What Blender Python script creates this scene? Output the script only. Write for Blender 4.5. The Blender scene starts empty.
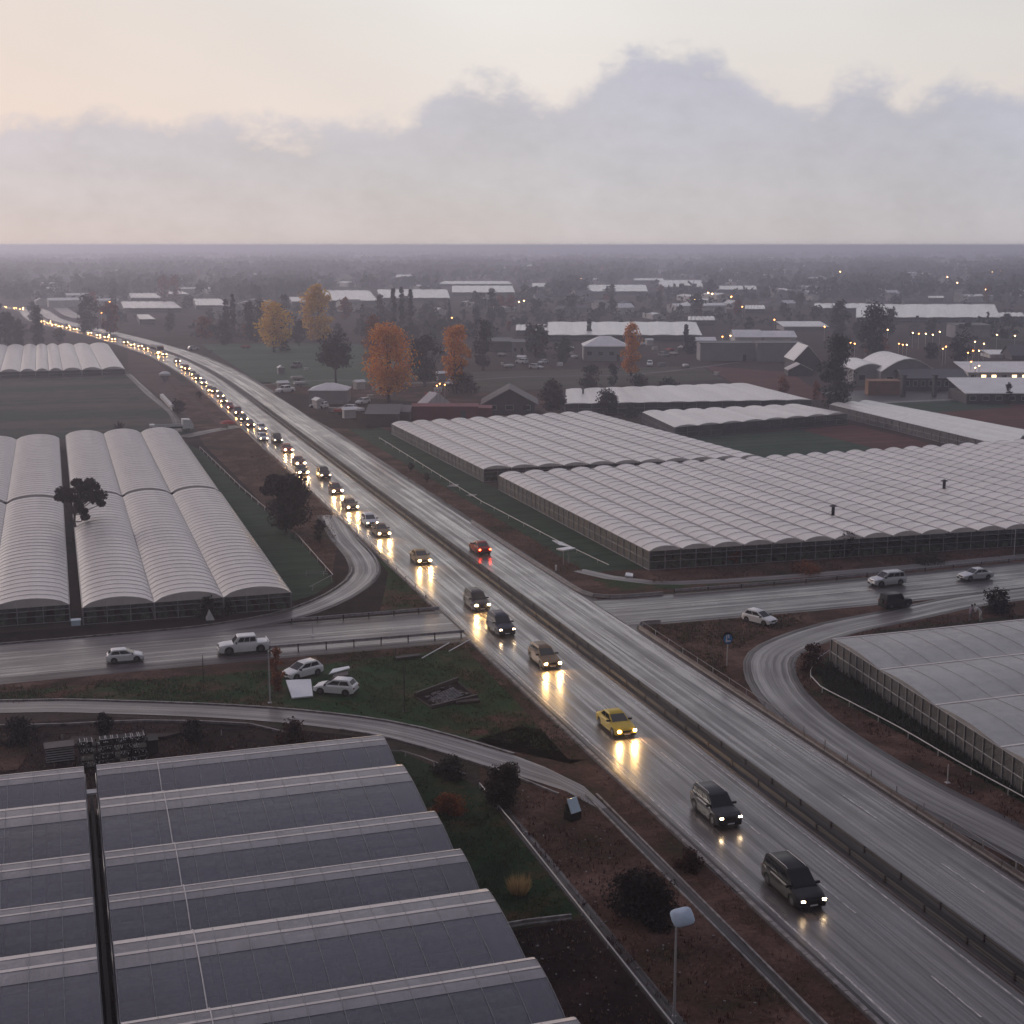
import bpy, math, random
from mathutils import Vector, Matrix
R = math.radians
rnd = random.Random(11)
sc = bpy.context.scene
COL = sc.collection

# ---------------------------------------------------------------- frame
# world: +Y runs along the highway away from the camera, +X to the right, 1 unit = 1 m
F, YH, CH = 1422.0, 245.0, 37.0
TH = math.atan((512 - YH) / F)
AZ = math.atan(465 / 1447.0)
CA, SA = math.cos(AZ), math.sin(AZ)

def P(px, py, z=0.0):
    a = (px - 512) / F; b = (512 - py) / F
    dy = math.cos(TH) + b * math.sin(TH); dz = -math.sin(TH) + b * math.cos(TH)
    t = (z - CH) / dz
    x, y = a * t, dy * t
    return (x * CA + y * SA, -x * SA + y * CA)

def scale_at(py):            # pixels per metre for something standing where the ground shows at row py
    return (py - YH) * 0.983 / CH

cam_d = bpy.data.cameras.new('camera')
cam = bpy.data.objects.new('camera', cam_d); COL.objects.link(cam)
cam_d.sensor_width = 36.0; cam_d.lens = 36.0 * F / 1024
cam_d.clip_start = 0.5; cam_d.clip_end = 120000
cam.location = (0, 0, CH); cam.rotation_euler = (math.pi / 2 - TH, 0, -AZ)
sc.camera = cam

# ---------------------------------------------------------------- node helpers
def newmat(name):
    m = bpy.data.materials.new(name); m.use_nodes = True
    nt = m.node_tree; nt.nodes.clear()
    out = nt.nodes.new('ShaderNodeOutputMaterial')
    b = nt.nodes.new('ShaderNodeBsdfPrincipled')
    nt.links.new(b.outputs[0], out.inputs[0])
    return m, nt, b, out

def N(nt, typ, **kw):
    n = nt.nodes.new(typ)
    for k, v in kw.items():
        if k[0] == '_': setattr(n, k[1:], v)
        else: n.inputs[k].default_value = v
    return n

def coords(nt, kind='Object', scale=(1, 1, 1), rot=(0, 0, 0)):
    tc = nt.nodes.new('ShaderNodeTexCoord'); mp = nt.nodes.new('ShaderNodeMapping')
    mp.inputs['Scale'].default_value = scale; mp.inputs['Rotation'].default_value = rot
    nt.links.new(tc.outputs[kind], mp.inputs[0]); return mp.outputs[0]

def noise(nt, vec, scale, detail=4, rough=0.55, dist=0.0):
    n = N(nt, 'ShaderNodeTexNoise', Scale=scale, Detail=detail, Roughness=rough, Distortion=dist)
    nt.links.new(vec, n.inputs['Vector']); return n.outputs[0]

def ramp(nt, fac, stops, interp='LINEAR'):
    r = nt.nodes.new('ShaderNodeValToRGB'); r.color_ramp.interpolation = interp
    el = r.color_ramp.elements
    while len(el) < len(stops): el.new(0.5)
    for e, (p, c) in zip(el, stops):
        e.position = p; e.color = (c[0], c[1], c[2], 1) if isinstance(c, (tuple, list)) else (c, c, c, 1)
    nt.links.new(fac, r.inputs[0]); return r.outputs[0]

def mixc(nt, fac, a, b, mode='MIX'):
    m = nt.nodes.new('ShaderNodeMix'); m.data_type = 'RGBA'; m.blend_type = mode
    for s, v in ((m.inputs[0], fac), (m.inputs[6], a), (m.inputs[7], b)):
        if isinstance(v, (int, float)): s.default_value = v
        elif isinstance(v, (tuple, list)): s.default_value = (v[0], v[1], v[2], 1)
        else: nt.links.new(v, s)
    return m.outputs[2]

def math_(nt, op, a, b=None, c=None, clamp=False):
    m = nt.nodes.new('ShaderNodeMath'); m.operation = op; m.use_clamp = clamp
    for i, v in enumerate((a, b, c)):
        if v is None: continue
        if isinstance(v, (int, float)): m.inputs[i].default_value = v
        else: nt.links.new(v, m.inputs[i])
    return m.outputs[0]

def bump(nt, b, h, strength=0.4, dist=0.05):
    n = N(nt, 'ShaderNodeBump', Strength=strength, Distance=dist)
    nt.links.new(h, n.inputs['Height']); nt.links.new(n.outputs[0], b.inputs['Normal'])

def simple(name, col, rough=0.6, metal=0.0, var=0.12, nscale=3.0, spec=0.5, bumpd=0.0):
    m, nt, b, _ = newmat(name)
    v = coords(nt); n = noise(nt, v, nscale)
    lo = tuple(c * (1 - var) for c in col); hi = tuple(min(1, c * (1 + var)) for c in col)
    nt.links.new(ramp(nt, n, [(0.3, lo), (0.7, hi)]), b.inputs['Base Color'])
    b.inputs['Roughness'].default_value = rough; b.inputs['Metallic'].default_value = metal
    b.inputs['Specular IOR Level'].default_value = spec
    if bumpd: bump(nt, b, noise(nt, v, nscale * 6), 0.5, bumpd)
    return m

M = {}
M['pole'] = simple('galvanised steel', (.50, .49, .51), .5, .15)
M['darkpole'] = simple('dark weathered post', (.03, .025, .028), .7)
M['white'] = simple('white painted sheet', (.78, .78, .80), .45)
M['board'] = simple('white plastic panel', (.72, .75, .80), .3, var=.05)
M['paleblue'] = simple('pale blue panel', (.58, .72, .82), .35, var=.05)
M['lamp_head'] = simple('pale lamp cover', (.46, .56, .68), .3, var=.07)
M['black'] = simple('black plastic', (.010, .010, .012), .6, spec=.15)
M['rubber'] = simple('tyre rubber', (.018, .017, .018), .8)
M['rim'] = simple('alloy rim', (.09, .09, .10), .5, .4)
M['concrete'] = simple('weathered concrete', (.24, .225, .225), .7, var=.25, nscale=1.5, bumpd=.01)
M['kerbpale'] = simple('pale kerb stone', (.19, .175, .175), .6, var=.6, nscale=1.6, bumpd=.01)
M['rustwall'] = simple('rust stained barrier concrete', (.075, .058, .062), .55, var=.5, nscale=.8, bumpd=.01)
M['steel'] = simple('guard rail steel', (.34, .32, .33), .5, .2, var=.3)
M['rust'] = simple('rusty dark steel', (.055, .04, .045), .6, .3, var=.3)
M['bark'] = simple('tree bark', (.045, .033, .03), .9, var=.3, nscale=5)
M['roofbrown'] = simple('brown roof tiles', (.085, .07, .075), .6, var=.2, nscale=1)
M['roofdark'] = simple('dark sheet roof', (.05, .045, .05), .55, var=.2, nscale=.6)
M['roofwhite'] = simple('white sheet roof', (.78, .77, .77), .35, var=.1, nscale=.25)
M['wallgrey'] = simple('grey rendered wall', (.30, .29, .31), .8, var=.12, nscale=.4)
M['wallpale'] = simple('pale wall', (.58, .56, .55), .8, var=.12, nscale=.4)
M['walldark'] = simple('dark boarded wall', (.07, .065, .07), .8, var=.2, nscale=.6)
M['wallred'] = simple('maroon boarded wall', (.17, .022, .03), .7, var=.25, nscale=.5)
M['wallorange'] = simple('ochre clay wall', (.26, .13, .075), .8, var=.2, nscale=.5)
M['winglass'] = simple('dark window glass', (.03, .03, .04), .15)
M['canvas'] = simple('white tent canvas', (.70, .70, .72), .6, var=.08, nscale=.5)
M['tentside'] = simple('grey tent side', (.30, .29, .31), .7, var=.1, nscale=.5)
M['red'] = simple('red fabric', (.35, .04, .03), .7, var=.3)
M['cypress'] = None
M['skin'] = simple('skin', (.35, .2, .14), .6)
M['shirt'] = simple('white shirt', (.75, .76, .78), .8)
M['shirt2'] = simple('dull mauve jacket', (.25, .2, .25), .8)
M['blue_sign'] = simple('blue sign face', (.03, .22, .55), .4, var=.05)
M['soilheap'] = simple('dark soil', (.035, .022, .022), .95, var=.4, nscale=2)

def emitter(name, col, s):
    m = bpy.data.materials.new(name); m.use_nodes = True; nt = m.node_tree; nt.nodes.clear()
    o = nt.nodes.new('ShaderNodeOutputMaterial'); e = N(nt, 'ShaderNodeEmission', Strength=s)
    e.inputs[0].default_value = (*col, 1); nt.links.new(e.outputs[0], o.inputs[0]); return m
M['head'] = emitter('lit warm headlight', (1, .60, .22), 1700)
M['head_far'] = emitter('lit far headlight', (1, .50, .16), 130)
M['head_dim'] = emitter('dim headlight', (1, .70, .40), 34)
M['head_off'] = simple('clear lamp glass', (.5, .5, .52), .15)
M['tail_on'] = emitter('lit red tail light', (1, .05, .02), 26)
M['tail_off'] = simple('red lamp glass', (.25, .012, .012), .25)
M['lamp_orange'] = emitter('lit orange lamp', (1, .34, .08), 16)
M['lamp_warm'] = emitter('lit warm lamp', (1, .55, .22), 18)
M['lamp_white'] = emitter('lit white lamp', (1, .88, .75), 40)
M['win_lit'] = emitter('lit window', (1, .66, .34), 3.0)

def paint(name, col, metal=0.0):
    m, nt, b, _ = newmat(name)
    v = coords(nt, scale=(1, 1, 1)); n = noise(nt, v, 2.5)
    nt.links.new(ramp(nt, n, [(.3, tuple(c * .92 for c in col)), (.7, col)]), b.inputs['Base Color'])
    b.inputs['Roughness'].default_value = .35; b.inputs['Metallic'].default_value = metal
    b.inputs['Coat Weight'].default_value = .06; b.inputs['Coat Roughness'].default_value = .08; b.inputs['Specular IOR Level'].default_value = .18
    return m
PAINT = {k: paint(k + ' car paint', c, mt) for k, (c, mt) in {
    'black': ((.010, .010, .013), 0), 'charcoal': ((.03, .032, .04), .3), 'grey': ((.12, .12, .13), .4),
    'silver': ((.60, .61, .64), .3), 'white': ((.86, .87, .88), 0), 'yellow': ((.60, .42, .03), 0),
    'bronze': ((.14, .09, .05), .3), 'red': ((.30, .015, .012), 0), 'navy': ((.015, .022, .05), .2),
    'tan': ((.32, .23, .12), .1), 'maroon': ((.10, .012, .015), 0)}.items()}

def glassmat():
    m, nt, b, _ = newmat('car window glass')
    b.inputs['Base Color'].default_value = (.012, .016, .022, 1); b.inputs['Roughness'].default_value = .06
    b.inputs['IOR'].default_value = 1.38
    return m
M['glass'] = glassmat()

# wet asphalt: UV.x = metres across, UV.y = metres along
def asphalt(name, base=(.058, .049, .049), lo=.18, hi=.48, tint=(.15, .127, .123), lanes=3.3, spec=.9, coat=.55):
    m, nt, b, _ = newmat(name)
    st = coords(nt, 'UV', (.95, .009, 1)); fine = coords(nt, 'UV', (5, .05, 1)); tc = coords(nt, 'UV')
    s1 = noise(nt, st, 1.6, 5, .65); s2 = noise(nt, fine, 1.3, 4, .6); blot = noise(nt, tc, .16, 4, .6)
    grain = noise(nt, tc, 14, 3, .7)
    k = math_(nt, 'ADD', math_(nt, 'MULTIPLY', s1, .6), math_(nt, 'MULTIPLY', s2, .4))
    nt.links.new(ramp(nt, k, [(.40, tuple(c * .4 for c in base)), (.5, base), (.60, tint)]), b.inputs['Base Color'])
    kk = math_(nt, 'ADD', math_(nt, 'MULTIPLY', k, .8), math_(nt, 'MULTIPLY', blot, .2))
    mr = N(nt, 'ShaderNodeMapRange'); mr.inputs[1].default_value = .42; mr.inputs[2].default_value = .58
    mr.inputs[3].default_value = hi; mr.inputs[4].default_value = lo
    nt.links.new(kk, mr.inputs[0]); nt.links.new(mr.outputs[0], b.inputs['Roughness'])
    b.inputs['Specular IOR Level'].default_value = spec
    mc = N(nt, 'ShaderNodeMapRange'); mc.inputs[1].default_value = .44; mc.inputs[2].default_value = .56; mc.inputs[3].default_value = coat * .25; mc.inputs[4].default_value = min(1, coat * 1.5); nt.links.new(kk, mc.inputs[0]); nt.links.new(mc.outputs[0], b.inputs['Coat Weight']); b.inputs['Coat Roughness'].default_value = .21; b.inputs['Coat IOR'].default_value = 1.4
    h = math_(nt, 'ADD', math_(nt, 'MULTIPLY', grain, .35), k)
    bump(nt, b, h, .22, .02)
    return m
M['road'] = asphalt('wet highway asphalt')
M['xroad'] = asphalt('wet cross road asphalt', base=(.05, .042, .045), lo=.2, hi=.55, tint=(.11, .092, .092), coat=.3)
M['track'] = asphalt('wet gravel track', base=(.085, .072, .075), lo=.3, hi=.6, tint=(.17, .15, .145), coat=.3)
M['strip'] = asphalt('dark median strip', base=(.016, .013, .014), lo=.5, hi=.8, tint=(.04, .032, .033), spec=.3, coat=0)
M['shoulder'] = asphalt('dirty shoulder', base=(.04, .032, .034), lo=.35, hi=.7, tint=(.07, .055, .056), spec=.4, coat=.1)
def linemat():
    m, nt, b, _ = newmat('worn white road paint')
    v = coords(nt, 'UV', (6, .7, 1)); n = noise(nt, v, 2.2, 5, .7)
    nt.links.new(ramp(nt, n, [(.38, (.09, .08, .08)), (.58, (.62, .60, .58))]), b.inputs['Base Color'])
    b.inputs['Roughness'].default_value = .4
    return m
M['line'] = linemat()

def soil(name, a, b_, c, big=.05, mid=.35, lowc=None, rough=.95, spec=.07):
    m, nt, b, _ = newmat(name)
    v = coords(nt)
    n1 = noise(nt, v, big, 5, .6, .4); n2 = noise(nt, v, mid, 6, .65); n3 = noise(nt, v, 3.2, 5, .7)
    k = math_(nt, 'ADD', math_(nt, 'MULTIPLY', n1, .55), math_(nt, 'MULTIPLY', n2, .45))
    col = ramp(nt, k, [(.38, a), (.5, b_), (.6, c)])
    col = mixc(nt, 1.0, col, ramp(nt, n3, [(.25, .45), (.7, 1.35)]), 'MULTIPLY')
    nt.links.new(col, b.inputs['Base Color']); b.inputs['Roughness'].default_value = rough
    b.inputs['Specular IOR Level'].default_value = spec
    bump(nt, b, math_(nt, 'ADD', n3, math_(nt, 'MULTIPLY', n2, 2.0)), .7, .25)
    return m
M['ground'] = soil('autumn ground', (.030, .034, .022), (.062, .045, .040), (.085, .052, .047), .03)
M['verge'] = soil('reddish wet soil', (.026, .028, .016), (.078, .042, .034), (.145, .085, .070), .11)
M['verge_dark'] = soil('dark wet soil', (.007, .005, .005), (.020, .012, .012), (.045, .024, .024), .07)
M['turf'] = soil('dark turf', (.008, .022, .010), (.018, .042, .018), (.095, .050, .030), .08)
M['turf_patch'] = soil('patchy turf', (.012, .060, .020), (.034, .058, .024), (.12, .058, .045), .09)

def fieldmat(name, a, b_, ang=0.0, per=.35, rough=.85):
    m, nt, b, _ = newmat(name)
    v = coords(nt, 'Object', (1, 1, 1), (0, 0, ang))
    st = coords(nt, 'Object', (.006, per, 1), (0, 0, ang))
    n = noise(nt, st, 1.0, 5, .7); n2 = noise(nt, v, .25, 4, .6)
    k = math_(nt, 'ADD', math_(nt, 'MULTIPLY', n, .7), math_(nt, 'MULTIPLY', n2, .3))
    nt.links.new(ramp(nt, k, [(.44, a), (.56, b_)]), b.inputs['Base Color'])
    b.inputs['Roughness'].default_value = rough; b.inputs['Specular IOR Level'].default_value = .07
    bump(nt, b, k, .6, .3)
    return m
M['f_green'] = fieldmat('green crop field', (.022, .050, .030), (.050, .080, .052), 0, .4)
M['f_dark'] = fieldmat('dark ploughed field', (.014, .036, .024), (.085, .066, .058), 0, .05)
M['f_olive'] = fieldmat('olive field', (.055, .055, .038), (.085, .080, .060), 0, .08)
M['f_brown'] = fieldmat('brown field', (.060, .038, .034), (.10, .062, .055), 0, .2)
M['f_red'] = fieldmat('red ploughed field', (.085, .035, .03), (.13, .055, .046), math.pi / 2, .3)
M['f_lime'] = fieldmat('pale green field', (.044, .080, .054), (.070, .105, .074), 0, .1)
M['f_strip'] = fieldmat('green strip beside the tunnels', (.014, .036, .020), (.034, .066, .040), 0, 1.2)

def film(name, col, rough, transp, rib=(0, 0), spec=.6, var=.12):
    """plastic greenhouse film: wrinkled, dirty, partly see-through (more opaque at a glance)"""
    m, nt, b, out = newmat(name)
    v = coords(nt, 'UV'); w = noise(nt, v, .9, 5, .65, .6); d = noise(nt, v, .12, 4, .6); f = noise(nt, coords(nt, 'UV', (1, 5, 1)), 1.6, 4, .6)
    f2 = noise(nt, coords(nt, 'UV', (5, 1, 1)), 1.6, 4, .6)
    k = math_(nt, 'ADD', math_(nt, 'MULTIPLY', w, .5), math_(nt, 'MULTIPLY', d, .5))
    s1 = noise(nt, coords(nt, 'UV', (.30, .012, 1)), 1.0, 3, .6); s2 = noise(nt, coords(nt, 'UV', (.02, .42, 1)), 1.0, 4, .7)
    c0 = ramp(nt, k, [(.35, tuple(c * (1 - 2 * var) for c in col)), (.5, tuple(c * (1 - var) for c in col)), (.65, col)])
    c0 = mixc(nt, 1.0, c0, ramp(nt, s1, [(.38, .86), (.6, 1.0)]), 'MULTIPLY'); c0 = mixc(nt, 1.0, c0, ramp(nt, s2, [(.35, .90), (.6, 1.0)]), 'MULTIPLY')
    nt.links.new(c0, b.inputs['Base Color'])
    b.inputs['Roughness'].default_value = rough; b.inputs['Specular IOR Level'].default_value = spec
    bump(nt, b, math_(nt, 'ADD', w, math_(nt, 'ADD', f, f2)), .35, .12)
    if transp > 0:
        tr = N(nt, 'ShaderNodeBsdfTransparent'); lw = N(nt, 'ShaderNodeLayerWeight', Blend=.35)
        fac = math_(nt, 'MULTIPLY', math_(nt, 'SUBTRACT', 1.0, lw.outputs['Facing']), transp)
        dirt = math_(nt, 'MULTIPLY', fac, ramp(nt, w, [(.3, .75), (.7, 1.0)]))
        mx = nt.nodes.new('ShaderNodeMixShader')
        nt.links.new(dirt, mx.inputs[0]); nt.links.new(b.outputs[0], mx.inputs[1]); nt.links.new(tr.outputs[0], mx.inputs[2])
        nt.links.new(mx.outputs[0], out.inputs[0])
    return m
M['film'] = film('whitewashed greenhouse film', (.90, .86, .82), .30, .0, var=.05)
M['film_tunnel'] = film('wrinkled tunnel film', (.80, .76, .73), .32, .05, var=.09)
M['film_clear'] = film('clear greenhouse film', (.13, .14, .20), .19, .60, spec=1.0, var=.25)
M['film_band'] = film('mid sheen film', (.40, .39, .42), .25, .25, spec=.8, var=.25)  # half-pale step of the sky sheen, put into the film colour
M['film_strip'] = film('pale roof film strip', (.86, .80, .77), .28, .08, var=.10)  # pale doubled film; on the near roof it paints in the ridge sheen
M['film_c'] = film('grey greenhouse film', (.46, .46, .48), .26, .32, spec=.7, var=.2)
M['film_side'] = film('greenhouse side film', (.17, .17, .19), .3, .75)
M['film_far'] = film('far greenhouse film', (.88, .87, .84), .26, 0, spec=1.0, var=.04)
M['frame'] = simple('greenhouse frame steel', (.27, .27, .29), .5, .3)
M['dimframe'] = simple('dull inner hoop', (.17, .17, .19), .6, .2)
M['gutter'] = simple('gutter', (.24, .23, .24), .5, .3)
M['inside'] = soil('greenhouse bed soil', (.012, .018, .012), (.022, .03, .02), (.04, .045, .035), .2)
M['crop'] = simple('greenhouse crop rows', (.07, .10, .07), .9, var=.7, nscale=2)

def leafmat(name, c1, c2, c3):
    m, nt, b, out = newmat(name)
    g = nt.nodes.new('ShaderNodeNewGeometry')
    v = coords(nt, 'Object'); n = noise(nt, v, .8, 3)
    k = math_(nt, 'ADD', math_(nt, 'MULTIPLY', g.outputs['Random Per Island'], .5), math_(nt, 'MULTIPLY', n, .5))
    nt.links.new(ramp(nt, k, [(.25, c1), (.5, c2), (.75, c3)]), b.inputs['Base Color'])
    b.inputs['Roughness'].default_value = .7; b.inputs['Specular IOR Level'].default_value = .2
    tl = nt.nodes.new('ShaderNodeBsdfTranslucent'); mx = nt.nodes.new('ShaderNodeMixShader'); mx.inputs[0].default_value = .38
    nt.links.new(b.inputs['Base Color'].links[0].from_socket, tl.inputs[0]); nt.links.new(b.outputs[0], mx.inputs[1]); nt.links.new(tl.outputs[0], mx.inputs[2]); nt.links.new(mx.outputs[0], out.inputs[0])
    return m
LEAF = {
    'dark': leafmat('dark purple green leaves', (.010, .011, .012), (.020, .020, .022), (.036, .034, .034)),
    'black': leafmat('blackish leaves', (.008, .006, .008), (.014, .010, .012), (.028, .016, .020)),
    'green': leafmat('dull green leaves', (.020, .028, .020), (.034, .044, .032), (.055, .062, .046)),
    'orange': leafmat('orange autumn leaves', (.50, .16, .02), (.80, .30, .035), (.90, .46, .07)),
    'yellow': leafmat('yellow autumn leaves', (.60, .32, .04), (.85, .50, .07), (.92, .66, .13)),
    'rust': leafmat('rust brown leaves', (.12, .036, .016), (.24, .070, .026), (.36, .13, .045)),
    'redbush': leafmat('dark red leaves', (.016, .006, .006), (.036, .009, .009), (.09, .022, .018)),
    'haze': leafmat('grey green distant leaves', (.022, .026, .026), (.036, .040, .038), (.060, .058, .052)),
    'grass': leafmat('dull grass blades', (.014, .034, .012), (.034, .058, .024), (.09, .08, .04)),
    'weed': leafmat('dry reddish weeds', (.075, .040, .032), (.14, .078, .062), (.24, .15, .11)),
    'straw': leafmat('dry straw', (.30, .20, .09), (.45, .31, .15), (.6, .44, .22)),
}

# ---------------------------------------------------------------- mesh helpers
class MB:
    def __init__(s): s.v = []; s.f = []; s.m = []; s.uv = {}
    def quad(s, a, b, c, d, mi=0, uv=None):
        i = len(s.v); s.v += [tuple(a), tuple(b), tuple(c), tuple(d)]; s.f.append((i, i + 1, i + 2, i + 3)); s.m.append(mi)
        if uv: s.uv[len(s.f) - 1] = uv
    def tri(s, a, b, c, mi=0):
        i = len(s.v); s.v += [tuple(a), tuple(b), tuple(c)]; s.f.append((i, i + 1, i + 2)); s.m.append(mi)
    def poly(s, pts, mi=0):
        i = len(s.v); s.v += [tuple(p) for p in pts]; s.f.append(tuple(range(i, i + len(pts)))); s.m.append(mi)
    def box(s, x0, x1, y0, y1, z0, z1, mi=0, rz=0, c=None):
        i = len(s.v); ps = [(x0, y0, z0), (x1, y0, z0), (x1, y1, z0), (x0, y1, z0), (x0, y0, z1), (x1, y0, z1), (x1, y1, z1), (x0, y1, z1)]
        if rz:
            cx, cy = c or ((x0 + x1) / 2, (y0 + y1) / 2); co, si = math.cos(rz), math.sin(rz)
            ps = [(cx + (x - cx) * co - (y - cy) * si, cy + (x - cx) * si + (y - cy) * co, z) for x, y, z in ps]
        s.v += ps
        for f in ((0, 3, 2, 1), (4, 5, 6, 7), (0, 1, 5, 4), (1, 2, 6, 5), (2, 3, 7, 6), (3, 0, 4, 7)):
            s.f.append(tuple(i + k for k in f)); s.m.append(mi)
    def tube(s, pts, r, n=6, mi=0, caps=True):
        rs = r if isinstance(r, (list, tuple)) else [r] * len(pts)
        pts = [Vector(p) for p in pts]; base = len(s.v)
        for k, p in enumerate(pts):
            d = (pts[min(k + 1, len(pts) - 1)] - pts[max(k - 1, 0)])
            if d.length < 1e-6: d = Vector((0, 0, 1))
            d.normalize(); a = d.orthogonal() if abs(d.z) > .9 else d.cross(Vector((0, 0, 1)))
            a.normalize(); b = d.cross(a)
            for j in range(n):
                t = 2 * math.pi * j / n; q = p + (a * math.cos(t) + b * math.sin(t)) * rs[k]; s.v.append(tuple(q))
        for k in range(len(pts) - 1):
            for j in range(n):
                a0 = base + k * n + j; a1 = base + k * n + (j + 1) % n
                s.f.append((a0, a1, a1 + n, a0 + n)); s.m.append(mi)
        if caps:
            s.f.append(tuple(base + j for j in range(n))[::-1]); s.m.append(mi)
            e = base + (len(pts) - 1) * n; s.f.append(tuple(e + j for j in range(n))); s.m.append(mi)
    def prism(s, pts, z0, z1, mi=0):
        n = len(pts); i = len(s.v)
        s.v += [(x, y, z0) for x, y in pts] + [(x, y, z1) for x, y in pts]
        s.f.append(tuple(i + k for k in range(n))[::-1]); s.m.append(mi)
        s.f.append(tuple(i + n + k for k in range(n))); s.m.append(mi)
        for k in range(n):
            k2 = (k + 1) % n; s.f.append((i + k, i + k2, i + n + k2, i + n + k)); s.m.append(mi)
    def grid(s, fn, nu, nv, mi=0, uvf=None):
        i = len(s.v)
        for a in range(nu + 1):
            for b in range(nv + 1): s.v.append(tuple(fn(a / nu, b / nv)))
        for a in range(nu):
            for b in range(nv):
                q = (i + a * (nv + 1) + b, i + (a + 1) * (nv + 1) + b, i + (a + 1) * (nv + 1) + b + 1, i + a * (nv + 1) + b + 1)
                s.f.append(q); s.m.append(mi)
                if uvf:
                    s.uv[len(s.f) - 1] = [uvf(a / nu, b / nv), uvf((a + 1) / nu, b / nv), uvf((a + 1) / nu, (b + 1) / nv), uvf(a / nu, (b + 1) / nv)]
    def mesh(s, name, mats, smooth=False, sharp=None):
        me = bpy.data.meshes.new(name); me.from_pydata(s.v, [], s.f)
        for m in (mats if isinstance(mats, (list, tuple)) else [mats]): me.materials.append(m)
        if any(s.m): me.polygons.foreach_set('material_index', s.m)
        if s.uv:
            ul = me.uv_layers.new(name='UVMap')
            for fi, uvs in s.uv.items():
                p = me.polygons[fi]
                for k, li in enumerate(p.loop_indices): ul.data[li].uv = uvs[k]
        if smooth or sharp:
            me.polygons.foreach_set('use_smooth', [True] * len(me.polygons))
            if sharp:
                try: me.set_sharp_from_angle(angle=R(sharp))
                except Exception: pass
        me.update(); return me
    def obj(s, name, mats, parent=None, smooth=False, sharp=None, loc=None):
        return ob(name, s.mesh(name, mats, smooth, sharp), parent, loc)

def ob(name, me, parent=None, loc=None, rz=0):
    o = bpy.data.objects.new(name, me); COL.objects.link(o)
    if parent: o.parent = parent
    if loc: o.location = loc
    if rz: o.rotation_euler = (0, 0, rz)
    return o

def tag(o, label, cat, group=None):
    o['label'] = label; o['category'] = cat
    if group: o['group'] = group
    return o
def root(name, label, cat, loc=(0, 0, 0), rz=0, group=None):
    o = bpy.data.objects.new(name, None); COL.objects.link(o); o.empty_display_size = .5
    o.location = loc; o.rotation_euler = (0, 0, rz); return tag(o, label, cat, group)
def struct(o): o['kind'] = 'structure'; return o
def stuff(o): o['kind'] = 'stuff'; return o

def catmull(pts, step=4.0):
    out = []
    P_ = [pts[0]] + list(pts) + [pts[-1]]
    for i in range(1, len(P_) - 2):
        p0, p1, p2, p3 = P_[i - 1], P_[i], P_[i + 1], P_[i + 2]
        n = max(1, int(math.dist(p1, p2) / step))
        for k in range(n):
            t = k / n
            out.append(tuple(.5 * ((2 * b) + (-a + c) * t + (2 * a - 5 * b + 4 * c - d) * t * t + (-a + 3 * b - 3 * c + d) * t ** 3)
                             for a, b, c, d in zip(p0, p1, p2, p3)))
    out.append(tuple(pts[-1])); return out

def offset(path, d):      # d > 0: to the right of the direction of travel
    out = []
    for i, p in enumerate(path):
        a = path[max(0, i - 1)]; b = path[min(len(path) - 1, i + 1)]
        dx, dy = b[0] - a[0], b[1] - a[1]; L = math.hypot(dx, dy) or 1
        out.append((p[0] + dy / L * d, p[1] - dx / L * d))
    return out

def ribbon(name, path, d0, d1, z, mat, z1=None, kind='structure', w1=None):
    """strip along a path between offsets d0 and d1 at height z; UV in metres"""
    mb = MB(); A = offset(path, d0); B = offset(path, d1); s = 0
    if w1: # widths given per point
        A = [offset(path, w[0])[i] for i, w in enumerate(w1)]; B = [offset(path, w[1])[i] for i, w in enumerate(w1)]
    for i in range(len(path) - 1):
        L = math.dist(path[i], path[i + 1])
        mb.quad((*A[i], z), (*B[i], z), (*B[i + 1], z), (*A[i + 1], z), 0, [(d0, s), (d1, s), (d1, s + L), (d0, s + L)])
        if z1 is not None:   # kerb block with sides
            mb.quad((*A[i + 1], z), (*A[i + 1], z1), (*A[i], z1), (*A[i], z)); mb.quad((*B[i], z), (*B[i], z1), (*B[i + 1], z1), (*B[i + 1], z))
        s += L
    if z1 is not None:
        mb.quad((*A[0], z1), (*B[0], z1), (*B[0], z), (*A[0], z)); mb.quad((*B[-1], z1), (*A[-1], z1), (*A[-1], z), (*B[-1], z))
    o = mb.obj(name, mat)
    if kind: o['kind'] = kind
    return o

def sheet(name, pts, z, mat):
    import mathutils
    mb = MB(); mb.poly([(x, y, z) for x, y in pts]); o = mb.obj(name, mat)
    # ensure the face looks up
    if o.data.polygons[0].normal.z < 0: o.data.flip_normals()
    return struct(o)
def psheet(name, pxs, z, mat): return sheet(name, [P(*p) for p in pxs], z, mat)

# ================================================================ THE SETTING
mb = MB(); S = 45000
mb.quad((-S, -2000, 0), (S, -2000, 0), (S, S, 0), (-S, S, 0)); struct(mb.obj('ground', M['ground']))

# fields and verges: thin sheets over the ground
sheet('verge', [(26.6, 20), (36.6, 20), (36.6, 98), (33, 101), (29, 99), (26.6, 90)], .010, M['verge'])
sheet('turf', [(18, 20), (26.4, 20), (26.4, 69.0), (18, 69.0)], .010, M['verge_dark'])
sheet('turf', [(18, 69.2), (26.4, 69.2), (26.4, 90), (23, 98), (18, 100)], .010, M['turf'])
sheet('ground_patch', [(-60, 96), (18, 96), (22, 101.6), (14, 107), (3, 113), (-60, 118)], .010, M['verge_dark'])
sheet('turf', [(-60, 119.8), (4, 117), (14, 112.4), (22, 107), (28.6, 98.5), (34, 92), (36.6, 93), (36.6, 122), (34, 125.6), (-60, 125.6)], .010, M['turf_patch'])
sheet('verge', [(-60, 122.8), (17, 122.2), (36.5, 123.4), (36.5, 126.4), (-60, 126.4)], .018, M['verge'])
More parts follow.
